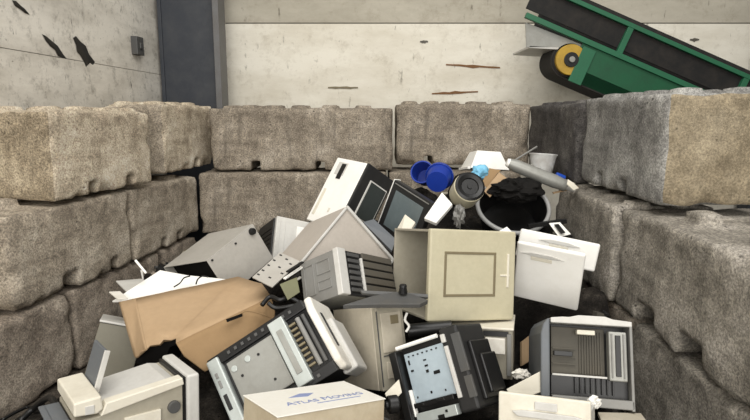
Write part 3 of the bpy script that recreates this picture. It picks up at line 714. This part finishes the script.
# white drawer in front
t, (W, D, H) = ft('front_drawer', 'paper_drawer', 'white paper drawer with long finger grip in front of the open printer', 'paper drawer')
x, y = W/2, D/2
b = MB(); b.box(-x, x, -y, -y+.02, 0, H); fp = obj('front_panel', b, 'offwhite', t, .006, seg=3)
b = MB(); b.prism([(-.11, H-.062), (-.07, H-.055), (.11, H-.055), (.14, H-.062), (.11, H-.078), (-.09, H-.078)], -y-.014, -y); obj('finger_grip', b, 'light_grey', fp, .003)
b = MB(); b.box(-.03, .05, -y-.006, -y, H-.05, H-.02); obj('finger_recess', b, 'light_grey', fp, .004)
b = MB(); b.box(-x+.01, x-.01, -y+.02, y, .0, .01); b.box(x-.02, x-.01, -y+.02, y, .01, H-.06); b.box(-x+.01, -x+.02, -y+.02, y, .01, H-.06); b.box(-x+.02, x-.02, y-.01, y, .01, H-.08); obj('tray_body', b, 'light_grey', t, .003)

# ---------------------------------------------------------------- torn cardboard box (slumped six-sided shape)
A_, B_, B2, C_, D_ = P(119, 302, 2.86), P(238, 277, 3.02), P(262, 284, 2.9), P(271, 297, 2.72), P(143, 352, 2.42)
K_ = P(176, 343, 2.40); E_ = P(205, 372, 2.36); G_ = P(272, 330, 2.66); Hh = P(141, 366, 2.46)
c0 = P(190, 330, 2.65)
t = thing('cardboard_box', 'torn brown cardboard box with a ragged black hole, on its side', 'cardboard box', c0)
def sheet(name, pts, mat, parent, th=.006, inward=None, cuts=5, wob=.006):
    pts = [p-c0 for p in pts]; bm = bmesh.new(); f = bm.faces.new([bm.verts.new(p) for p in pts])
    bmesh.ops.triangulate(bm, faces=bm.faces[:]); bmesh.ops.subdivide_edges(bm, edges=bm.edges[:], cuts=cuts, use_grid_fill=True)
    bm.normal_update()
    for v in bm.verts: v.co += Vector((0, -.4, .7))*(noise.noise(v.co*9)*wob)
    me = bpy.data.meshes.new(name); bm.to_mesh(me); bm.free(); me.materials.append(M[mat])
    o = bpy.data.objects.new(name, me); COL.objects.link(o); o.parent = parent
    for p in me.polygons: p.use_smooth = True
    md = o.modifiers.new('solid', 'SOLIDIFY'); md.thickness = th; md.offset = 0
    return o
ed = P(136, 299, 2.80); ed2 = P(152, 350, 2.40)
sheet('top_panel', [ed, B_, B2, C_, K_, P(176, 338, 2.425), P(171, 340, 2.43), P(164, 340, 2.43), P(160, 345, 2.415), P(150, 346, 2.42), P(147, 349, 2.41)], 'card', t)
sheet('end_flap', [A_, ed, P(147, 349, 2.41), P(141, 351, 2.43), P(137, 358, 2.46), P(135, 357, 2.48)], 'card', t)
sheet('front_panel', [K_, C_, P(275, 312, 2.70), G_, P(240, 352, 2.5), E_, P(184, 356, 2.37)], 'card_dark', t)  # darker card colour stands in for shade below the fold
b = MB()
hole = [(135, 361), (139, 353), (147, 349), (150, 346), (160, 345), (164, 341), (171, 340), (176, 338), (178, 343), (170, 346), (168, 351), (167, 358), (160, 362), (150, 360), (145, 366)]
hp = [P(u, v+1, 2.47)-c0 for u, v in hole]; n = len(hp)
b.add(hp + [p+Vector((.02, .12, -.04)) for p in hp], [list(range(n)), list(range(n, 2*n))] + [(i, (i+1) % n, n+(i+1) % n, n+i) for i in range(n)]); obj('hole_shade', b, 'black_matt', t)  # black plug behind the tear, colour in place of inner shade
b = MB(); q = [P(228, 319, 2.545), P(243, 313.5, 2.60), P(243.5, 316.5, 2.60), P(229, 322, 2.545)]; q = [p-c0+Vector((0, -.035, .012)) for p in q]
b.add(q + [p+Vector((0, .02, -.006)) for p in q], [(0,1,2,3), (7,6,5,4), (0,4,5,1), (1,5,6,2), (2,6,7,3), (3,7,4,0)]); obj('hand_slot', b, 'black_matt', t)
b = MB(); b.tube([p-c0+Vector((0, -.035, .012)) for p in spline([P(243, 313, 2.6), P(248, 311, 2.62), P(256, 312, 2.64), P(266, 315, 2.66), P(273, 318, 2.68)])], .003); obj('tear_line', b, 'card_dark', t)
sheet('rear_panel', [A_, B_, B_+Vector((.08, .05, -.35)), A_+Vector((.06, .05, -.33))], 'card_dark', t)

# ---------------------------------------------------------------- smaller scrap on the left
slab('acrylic_sheet', [P(112, 301, 3.04), P(160, 270, 3.26), P(188, 275.5, 3.24), P(236, 280, 3.14), P(200, 300, 3.04)], .012, 'white', 'white plastic panel sticking up behind the cardboard box', 'panel')
b = MB(); b.cyl((0,0,0), P(135.4, 260.3, 3.16)-P(146, 273, 3.13), .007, n=10); single('white_rod', b, 'white', 'short white plastic rod poking up near the left middle course', 'rod', P(146, 273, 3.13))
b = MB(); b.cyl((0,0,0), P(143, 279, 3.12)-P(141.5, 270, 3.13), .008, .004, n=10); single('plug_pin', b, 'light_grey', 'small grey stub beneath the white rod', 'plastic stub', P(141.5, 270, 3.14))
slab('plastic_shard', [P(115.7, 280.7, 3.3), P(143, 278.5, 3.34), P(147, 283, 3.2), P(126, 291, 3.12)], .01, 'light_grey', 'pale grey plastic shard between the left wall and the white panel', 'shard')
slab('plastic_shard', [P(109, 291.5, 3.05), P(120, 291, 3.08), P(128, 298, 2.98), P(118, 299, 2.96)], .008, 'white_dirty', 'small dirty white shard at the tip of the cardboard box', 'shard')
for lab, pts in (('thin dark cable curling over the white plastic panel', [P(174, 287, 3.02), P(180, 283, 3.06), P(184, 278, 3.1), P(190, 276, 3.13)]),
                 ('dark cable end beside the grey cover opening', [P(196, 284, 3.0), P(198, 279, 3.04), P(203, 276, 3.08), P(208, 277, 3.1)])):
    c = pts[0]; b = MB(); b.tube([p-c for p in spline(pts)], .004, 6); single('cable', b, 'black', lab, 'cable', c)
# punched bracket and circuit board next to the chassis
pts = [P(280, 252, 2.86), P(300, 261, 2.78), P(272, 287, 2.62), P(252, 277, 2.70)]
br = slab('metal_bracket', pts, .008, 'case_grey', 'pale punched metal bracket between the two computer covers', 'bracket')
e1 = (pts[1]-pts[0]); e2 = (pts[3]-pts[0]); c = sum(pts, Vector())/4; nn = e1.cross(e2).normalized()
if nn.dot(Vector((0,0,CAMZ))-c) < 0: nn = -nn
b = MB()
for a, k in ((.15, .08), (.5, .12), (.12, .3), (.12, .5), (.55, .42), (.12, .7), (.12, .86), (.6, .8), (.8, .2), (.85, .55)):
    o_ = pts[0]+e1*a+e2*k-c; d1 = e1.normalized()*.008; d2 = e2.normalized()*.004
    b.add([o_-d1-d2+nn*.002, o_+d1-d2+nn*.002, o_+d1+d2+nn*.002, o_-d1+d2+nn*.002, o_-d1-d2-nn*.002, o_+d1-d2-nn*.002, o_+d1+d2-nn*.002, o_-d1+d2-nn*.002], [(0,1,2,3),(7,6,5,4),(0,4,5,1),(1,5,6,2),(2,6,7,3),(3,7,4,0)])
obj('punched_slot', b, 'charcoal', br)
def stick(name, label, cat, a, c, w_, h_, mat, group=None):
    a = Vector(a); c = Vector(c); L = (c-a).length; b = MB(); b.box(0, L, -w_/2, w_/2, -h_/2, h_/2)
    return single(name, b, mat, label, cat, a, (c-a).to_track_quat('X', 'Z').to_euler(), group, .002)
for i, (u0, v0, u1, v1, m_) in enumerate(((287, 272, 303, 262, 'black'), (284, 279, 302, 267, 'white'), (283, 286, 300, 273, 'charcoal'), (290, 283, 301, 277, 'white_dirty'))):
    stick('metal_strip', ('short black strip beside the punched bracket, topmost of four', 'short white strip beside the punched bracket', 'short charcoal strip beside the punched bracket, below the white one', 'dirty white strip end beside the chassis corner')[i], 'strip', P(u0, v0, 2.66+i*.01), P(u1, v1, 2.74+i*.01), .018, .008, m_, 'strips beside the bracket')
slab('circuit_board', [P(280, 284, 2.60), P(297, 277, 2.68), P(300, 292, 2.62), P(288, 300, 2.56)], .006, 'pcb', 'olive circuit board scrap below the metal strips', 'circuit board')
c = P(278, 303, 2.6); b = MB(); b.tube([p-c for p in spline([P(262, 305, 2.55), P(270, 297, 2.6), P(280, 300, 2.57), P(290, 298, 2.6), P(300, 304, 2.58), P(292, 306, 2.55), P(276, 308, 2.55), P(268, 303, 2.56)])], .011, 8)
single('cable', b, 'black', 'thick black cable bunch above the white laser printer', 'cable', c, smooth=True)

# monitor stand, roller and cable in the middle
t = thing('monitor_stand', 'flat grey monitor foot with a black swivel knob in front of the beige cabinet', 'monitor stand', P(388, 299, 2.42))
c = t.location
def plate(name, uvy, th, mat, parent, bev=.002):
    pts = [P(*q)-parent.location for q in uvy]; n = len(pts); b = MB()
    b.add(pts + [p+Vector((0, .004, -th)) for p in pts], [list(range(n)), list(range(n, 2*n))[::-1]] + [(i, (i+1) % n, n+(i+1) % n, n+i) for i in range(n)]); return obj(name, b, mat, parent, bev)
plate('foot_plate', [(343, 305, 2.36), (372, 296, 2.44), (396, 291.5, 2.50), (412, 294, 2.48), (428, 300, 2.42), (420, 304, 2.38), (380, 304, 2.38)], .02, 'dark_grey', t)
plate('upper_plate', [(360, 290, 2.54), (398, 292, 2.53), (428, 294, 2.49), (428, 297, 2.48), (398, 296, 2.51), (362, 293, 2.53)], .012, 'dark_grey', t)
b = MB(); q = P(403, 293, 2.47)-c; b.cyl(q, q+Vector((0, -.004, .03)), .022, .016, 18); b.cyl(q+Vector((0, -.004, .03)), q+Vector((0, -.005, .042)), .019, .015, 18); obj('swivel_knob', b, 'black', t, .003)
b = MB(); a = P(408, 331, 2.50); b.cyl((0,0,0), P(452, 327, 2.50)-a, .032, n=24); single('black_roller', b, 'black', 'black rubber roller lying above the black printer', 'roller', a, bevel=.004, smooth='auto')
a = P(407, 313, 2.48); b = MB(); b.tube([p-a for p in spline([P(407, 313, 2.48), P(405, 320, 2.46), P(409, 326, 2.45), P(406, 332, 2.44)])], .006, 8); single('cable', b, 'white', 'white cable end hanging beside the beige tower', 'cable', a, smooth=True)
# wheel beside the carton
t = thing('hand_wheel', 'round black plastic wheel between the carton and the black printer', 'wheel', P(393, 405, 1.98))
b = MB(); b.cyl((-.02, 0, 0), (.02, .01, 0), .034, n=24); obj('rim', b, 'black', t, .006, 'auto')
b = MB(); b.cyl((-.028, -.002, 0), (-.018, 0, 0), .014, n=16); obj('hub', b, 'charcoal', t, .002)
slab('carton_flap', [P(385, 393, 2.12), P(399, 379, 2.22), P(402, 392, 2.14), P(390, 405, 2.06)], .006, 'offwhite', 'small beige flap between the white carton and the black printer', 'flap')

# ---------------------------------------------------------------- things at the back right of the heap
def ornt(direction): return Vector(direction).to_track_quat('Z', 'Y').to_euler()
# blue pots
def pot(label, c, dirn, r, h):
    t = thing('plant_pot', label, 'pot', c, ornt(dirn), 'blue pots')
    b = MB(); b.lathe([(.001, 0), (r*.80, 0), (r*.82, .004), (r, h), (r+.006, h), (r+.006, h-.02), (r*.985, h-.002), (r*.96, h-.004), (r*.77, .008), (.001, .008)][:4] + [(r*.95, h), (r*.76, .008), (.001, .008)]); obj('pot_wall', b, 'blue_pot', t, 0, 'auto')
    b = MB(); b.lathe([(r*.97, h-.022), (r+.008, h-.022), (r+.008, h+.002), (r*.95, h+.002)], 28, True); obj('rim', b, 'blue_pot', t, .002, 'auto')
pot('blue plastic pot lying with its mouth open to the room', P(426, 178, 4.36), (-.25, -.8, .35), .082, .16)
pot('blue plastic pot lying with its round base to the room', P(437, 182, 3.96), (.25, .95, .25), .096, .13)
# black-ended drum
t = thing('round_drum', 'cream drum with a black end, next to the blue pots', 'drum', P(465, 193, 3.86), ornt((.12, -.78, .45)))
b = MB(); b.lathe([(.001, -.05), (.092, -.05), (.103, -.04), (.107, .11), (.001, .11)]); obj('drum_wall', b, 'cream', t, .004, 'auto')
b = MB(); b.lathe([(.001, .11), (.101, .11), (.104, .122), (.088, .13), (.062, .122), (.057, .114), (.018, .114), (.016, .12), (.001, .12)]); obj('end_cap', b, 'black', t, 0, 'auto')
# white shell
t = thing('plastic_hood', 'white plastic hood on top of the heap against the rear blocks', 'hood', P(484, 170, 4.66), (R(-8), R(4), R(8)))
def frustum(w0, d0, w1, d1, z0, z1): return [(-w0, -d0, z0), (w0, -d0, z0), (w0, d0, z0), (-w0, d0, z0), (-w1, -d1, z1), (w1, -d1, z1), (w1, d1, z1), (-w1, d1, z1)]
b = MB(); b.add(frustum(.165, .15, .10, .10, 0, .15) + frustum(.155, .14, .092, .09, 0, .142), [(4,5,6,7), (0,1,5,4), (1,2,6,5), (2,3,7,6), (3,0,4,7), (15,14,13,12), (8,12,13,9), (9,13,14,10), (10,14,15,11), (11,15,12,8), (0,8,9,1), (1,9,10,2), (2,10,11,3), (3,11,8,0)]); obj('shell', b, 'white', t, .008, seg=3)
b = MB(); b.box(-.19, -.165, -.15, .1, -.01, .012); obj('lip', b, 'white', t, .004)
def lump(name, label, cat, c, r, mat, sq=(1,1,1), amp=.35, fr_=2.2, seed=0, sub=3):
    bm = bmesh.new(); bmesh.ops.create_icosphere(bm, subdivisions=sub, radius=1)
    for v in bm.verts:
        q = v.co + Vector((seed*5.1, seed, 0)); k = 1 + amp*noise.noise(q*fr_) + amp*.5*abs(noise.noise(q*fr_*2.6))
        v.co = Vector((v.co.x*sq[0], v.co.y*sq[1], v.co.z*sq[2]))*r*k
    me = bpy.data.meshes.new(name); bm.to_mesh(me); bm.free(); me.materials.append(M[mat])
    o = bpy.data.objects.new(name, me); COL.objects.link(o); o.location = c; PILE.append(o); return tag(o, label, cat)
lump('crumpled_bag', 'crumpled light blue plastic bag under the white hood', 'bag', P(480, 172, 4.22), .062, 'sky_blue', (1, .8, .9), seed=1)
slab('cardboard_scrap', [P(484, 191, 4.06), P(499, 172, 4.16), P(507, 178, 4.12), P(490, 197, 4.02)], .012, 'card', 'folded tan cardboard scrap beside the light blue bag', 'cardboard scrap')
slab('cardboard_scrap', [P(480, 186, 4.14), P(489, 168, 4.23), P(501, 170, 4.22), P(497, 174, 4.19), P(486, 190, 4.12)], .008, 'card_dark', 'brown cardboard scrap standing up behind the folded tan one', 'cardboard scrap')
# black tub with grey rim
t = thing('round_tub', 'black round tub with a grey rim, filled with a black sack', 'tub', P(513, 206, 4.0), ornt((-.02, -.62, .78)))
r = .255
b = MB(); b.lathe([(.001, -.2), (r*.8, -.2), (r, .0), (r*.97, .0), (r*.77, -.188), (.001, -.188)]); obj('tub_wall', b, 'black', t, 0, 'auto')
b = MB(); b.lathe([(r+.016*math.cos(a), .016*math.sin(a)) for a in np.linspace(0, 2*math.pi, 12, endpoint=False)], 48, True); obj('rim', b, 'tub_rim', t, 0, True)
lump('black_sack', 'wrinkled black plastic sack stuffed in the round tub', 'sack', P(517, 190, 4.03), .165, 'black_matt', (1, .9, .5), .4, 2.4, 4, 4)
# tube
a = P(509, 163, 4.12); e = P(566, 186, 4.08); t = thing('metal_tube', 'dull grey metal tube lying across the round tub', 'tube', a, ornt(e-a)); L = (e-a).length
b = MB(); b.lathe([(.001, 0), (.034, 0), (.046, .05), (.05, L*.8), (.04, L), (.001, L)]); obj('tube_wall', b, 'zinc_dull', t, 0, 'auto')
b = MB(); b.lathe([(.001, -.02), (.028, -.018), (.034, .0), (.001, .001)]); obj('end_cap', b, 'white', t, 0, 'auto')
b = MB(); b.lathe([(.001, L), (.028, L), (.022, L+.07), (.001, L+.07)]); obj('nozzle', b, 'light_grey', t, 0, 'auto')
# clear bucket
t = thing('clear_bucket', 'translucent white plastic bucket standing by the nearly black block', 'bucket', P(541, 177.5, 4.55), (R(-4), R(4), 0))
b = MB(); b.lathe([(.001, 0), (.075, 0), (.108, .19), (.104, .19), (.071, .005), (.001, .005)]); obj('bucket_wall', b, 'clear_plastic', t, 0, 'auto')
b = MB(); b.lathe([(.104, .182), (.114, .182), (.114, .194), (.104, .194)], 28, True); obj('rim', b, 'clear_plastic', t, .002, 'auto')
a = P(512, 162, 4.5); b = MB(); b.cyl((0,0,0), P(537, 146.5, 4.55)-a, .007, n=10); single('thin_rod', b, 'mid_grey', 'thin grey rod sticking up beside the clear bucket', 'rod', a)
b = MB(); b.cyl((0,0,0), (.07, .0, -.025), .024, .02, 16); single('bottle_cap', b, 'blue_bit', 'small bright blue cap below the clear bucket', 'cap', P(556, 175, 4.4), bevel=.003)
stick('wood_stick', 'pale wooden stick under the metal tube end', 'stick', P(553, 193, 4.1), P(578, 187, 4.15), .02, .012, 'card')
slab('plastic_shard', [P(568, 179, 4.0), P(574, 183, 3.97), P(579, 188, 3.94), P(574, 190, 3.92), P(567, 184, 3.96)], .008, 'offwhite', 'cream shard wedged at the corner of the right middle course', 'shard')
# card with black stripe
t_ = slab('card_strip', [P(549, 223, 3.72), P(560, 222, 3.74), P(571, 234, 3.64), P(559, 237, 3.62)], .006, 'white', 'white plastic piece with a black stripe behind the white drawers', 'plastic piece')
c = t_.location; q = [P(554, 225, 3.69)-c, P(558, 224.5, 3.7)-c, P(565, 233, 3.63)-c, P(561, 234, 3.62)-c]; b = MB(); b.add([p+Vector((0, -.008, .006)) for p in q] + [p for p in q], [(0,1,2,3),(7,6,5,4),(0,4,5,1),(1,5,6,2),(2,6,7,3),(3,7,4,0)]); obj('stripe', b, 'black', t_)
stick('black_bar', 'thin black bar lying behind the white drawers', 'bar', P(528, 226, 3.75), P(566, 221, 3.78), .03, .03, 'black')
# white lids by the screen
slab('cover_plate', [P(424, 218, 3.56), P(442, 192, 3.70), P(452.5, 204, 3.62), P(436, 223, 3.50)], .03, 'white', 'white oblong lid leaning on the flat screen', 'lid', 'white lids by the screen', .004)
slab('cover_plate', [P(394, 234, 3.55), P(405, 214, 3.62), P(415.5, 222, 3.58), P(408, 234, 3.5), P(399, 241, 3.46)], .025, 'offwhite', 'white lid piece peeking up behind the beige cabinet corner', 'lid', 'white lids by the screen', .004)
slab('metal_sheet', [P(363, 222, 3.5), P(374, 219, 3.55), P(396, 239, 3.45), P(392, 251, 3.38)], .02, 'slate_grey', 'dark slate-grey panel under the flat screen', 'panel')
slab('cover_plate', [P(499, 231, 3.42), P(507, 226.5, 3.45), P(516, 236, 3.38), P(512, 242, 3.34)], .01, 'white', 'white corner piece peeking over the beige cabinet', 'plastic piece')
lump('wire_tangle', 'tangle of grey and black wires behind the beige cabinet', 'wires', P(459, 216, 3.72), .05, 'mid_grey', (.7, .8, 1.3), .8, 4, 6)

# right foreground bits
slab('plastic_flap', [P(507, 389, 2.21), P(541, 371, 2.27), P(541.5, 392, 2.23), P(512, 402, 2.18)], .008, 'offwhite', 'cream plastic flap standing behind the front white drawer', 'flap')
lump('crumpled_film', 'small crumpled piece of clear white film beside the front drawer', 'film', P(594, 402, 2.08), .022, 'white', (1, .8, 1), .7, 3, 9)
slab('metal_sheet', [P(598, 412, 2.12), P(641, 413, 2.16), P(652, 428, 2.0), P(606, 432, 1.96)], .015, 'beige_grey', 'grey-beige flat panel lying below the open printer', 'panel')
slab('plastic_shard', [P(522, 342, 2.92), P(531, 335, 2.96), P(535, 358, 2.9), P(522, 366, 2.85)], .02, 'card', 'tan shard wedged between desktop case and open printer', 'shard')
lump('crumpled_paper', 'small crumpled white paper left of the open printer base', 'paper', P(521, 374, 2.42), .03, 'white_dirty', (1.2, .8, .7), .6, 3, 11)

# cables on the floor in the near corner
for k, (lab, pts, r_) in enumerate((('thick black hose looping beside the corner printer', [P(20, 421, 2.55), P(34, 408, 2.62), P(48, 398, 2.55), P(55, 404, 2.45), P(60, 425, 2.35)], .016),
                       ('thin black cable on the floor by the cracked block', [P(2, 420, 2.75), P(18, 411, 2.85), P(30, 407, 2.9), P(44, 412, 2.75), P(38, 424, 2.6)], .009),
                       ('pale grey cable end in front of the corner printer', [P(50, 424, 2.4), P(53, 412, 2.42), P(56, 406, 2.45), P(60, 411, 2.4)], .007))):
    c = pts[0]; b = MB(); b.tube([p-c for p in spline(pts)], r_, 8); single('cable', b, ['black', 'black', 'light_grey'][k], lab, 'cable', c, smooth=True)

# ---------------------------------------------------------------- the heap below: uncountable scrap, laid under whatever rests on it
bpy.context.view_layer.update()
def leaves(o):
    if o.type == 'MESH': yield o
    for ch in o.children: yield from leaves(ch)
GS = .035; X0, X1, Y0, Y1 = -2.15, 1.6, 1.25, 5.42
nx = int((X1-X0)/GS)+1; ny = int((Y1-Y0)/GS)+1
low = np.full((nx, ny), np.inf)
for root in PILE:
    for o in leaves(root):
        me = o.data; mw = np.array(o.matrix_world)
        co = np.array([v.co[:] for v in me.vertices]) @ mw[:3, :3].T + mw[:3, 3]
        me.calc_loop_triangles()
        for tr in me.loop_triangles:
            a, b_, c_ = co[list(tr.vertices)]
            k = int(max(np.linalg.norm(b_-a), np.linalg.norm(c_-a), np.linalg.norm(c_-b_))/.025)+1
            ii, jj = np.meshgrid(np.arange(k+1), np.arange(k+1)); ok = ii+jj <= k
            s = ii[ok]/k; t2 = jj[ok]/k
            pp = a + s[:, None]*(b_-a) + t2[:, None]*(c_-a)
            gx = np.rint((pp[:, 0]-X0)/GS).astype(int); gy = np.rint((pp[:, 1]-Y0)/GS).astype(int)
            g = (gx >= 0) & (gx < nx) & (gy >= 0) & (gy < ny)
            np.minimum.at(low, (gx[g], gy[g]), pp[g, 2])
cov = np.isfinite(low)
lowe = low.copy()
for dx in (-1, 0, 1):
    for dy in (-1, 0, 1):
        sh = np.full_like(low, np.inf)
        sh[max(0, dx):nx+min(0, dx), max(0, dy):ny+min(0, dy)] = low[max(0, -dx):nx+min(0, -dx), max(0, -dy):ny+min(0, -dy)]
        lowe = np.minimum(lowe, sh)
xs = X0 + GS*np.arange(nx); ys = Y0 + GS*np.arange(ny)
def face_l(y, z):
    return -2.21 + .150*(y-2.40) + .08 + 0*z
def base_h(x, y):
    d = np.clip((y-3.45)/.9, 0, 1); hl = .5*d*d*(3-2*d)
    left_w = np.clip((-.7-x)/.7, 0, 1); right_w = np.clip((x-.95)/.35, 0, 1); hr = .03+.45*np.clip((y-3.3)/.8, 0, 1)
    return (1-left_w-right_w)*(.28+.45*np.clip((y-1.6)/2.2, 0, 1)) + left_w*hl + right_w*hr
Xg, Yg = np.meshgrid(xs, ys, indexing='ij')
def shifted(a, dx, dy, fill):
    r_ = np.full_like(a, fill)
    r_[max(0, dx):nx+min(0, dx), max(0, dy):ny+min(0, dy)] = a[max(0, -dx):nx+min(0, -dx), max(0, -dy):ny+min(0, -dy)]
    return r_
NB = [(dx, dy, math.hypot(dx, dy)*GS) for dx in (-1, 0, 1) for dy in (-1, 0, 1) if dx or dy]
top = np.where(np.isfinite(lowe), lowe-.014, np.inf)
for _ in range(120):                                   # no steeper than a heap would lie, never above an underside
    for dx, dy, d in NB: top = np.minimum(top, shifted(top, dx, dy, np.inf) + .7*d)
h = np.where(np.isfinite(lowe), top, -np.inf)
for _ in range(120):                                   # fall away from the covered ground
    for dx, dy, d in NB: h = np.maximum(h, np.where(np.isfinite(lowe), -np.inf, shifted(h, dx, dy, -np.inf) - 2.6*d))
h = np.minimum(np.maximum(h, base_h(Xg, Yg)), top)
for _ in range(3): h = np.minimum(top, (h*2 + sum(shifted(h, dx, dy, 0) for dx, dy in ((1,0), (-1,0), (0,1), (0,-1))))/6)
h = np.maximum(h, .012)
rng = random.Random(3)
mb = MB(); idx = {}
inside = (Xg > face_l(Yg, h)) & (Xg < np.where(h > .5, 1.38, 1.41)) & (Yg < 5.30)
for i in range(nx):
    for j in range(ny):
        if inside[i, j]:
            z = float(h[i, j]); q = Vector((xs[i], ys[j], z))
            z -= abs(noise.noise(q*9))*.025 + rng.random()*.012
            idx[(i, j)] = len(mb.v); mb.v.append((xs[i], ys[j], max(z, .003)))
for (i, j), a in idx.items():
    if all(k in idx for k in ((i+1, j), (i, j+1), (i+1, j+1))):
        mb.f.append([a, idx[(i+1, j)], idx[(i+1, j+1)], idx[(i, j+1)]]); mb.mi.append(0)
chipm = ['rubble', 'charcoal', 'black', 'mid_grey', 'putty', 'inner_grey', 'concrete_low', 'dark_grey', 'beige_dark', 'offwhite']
free = [k for k in idx if not np.isfinite(lowe[k]) and not (xs[k[0]] < -1.35 and ys[k[1]] < 3.3 and rng.random() < .7)]
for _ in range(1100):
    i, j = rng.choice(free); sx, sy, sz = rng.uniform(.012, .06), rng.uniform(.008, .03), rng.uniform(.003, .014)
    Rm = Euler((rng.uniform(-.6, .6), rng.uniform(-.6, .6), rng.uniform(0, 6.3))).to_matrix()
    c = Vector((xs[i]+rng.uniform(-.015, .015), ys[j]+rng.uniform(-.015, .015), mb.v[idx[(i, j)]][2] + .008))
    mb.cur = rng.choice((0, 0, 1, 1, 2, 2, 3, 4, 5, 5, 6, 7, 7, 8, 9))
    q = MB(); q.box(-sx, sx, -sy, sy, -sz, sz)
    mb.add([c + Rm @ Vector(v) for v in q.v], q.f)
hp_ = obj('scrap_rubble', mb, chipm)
tag(hp_, 'dark rubble of broken plastic, wire and shards under the discarded machines', 'scrap rubble', None, 'stuff')
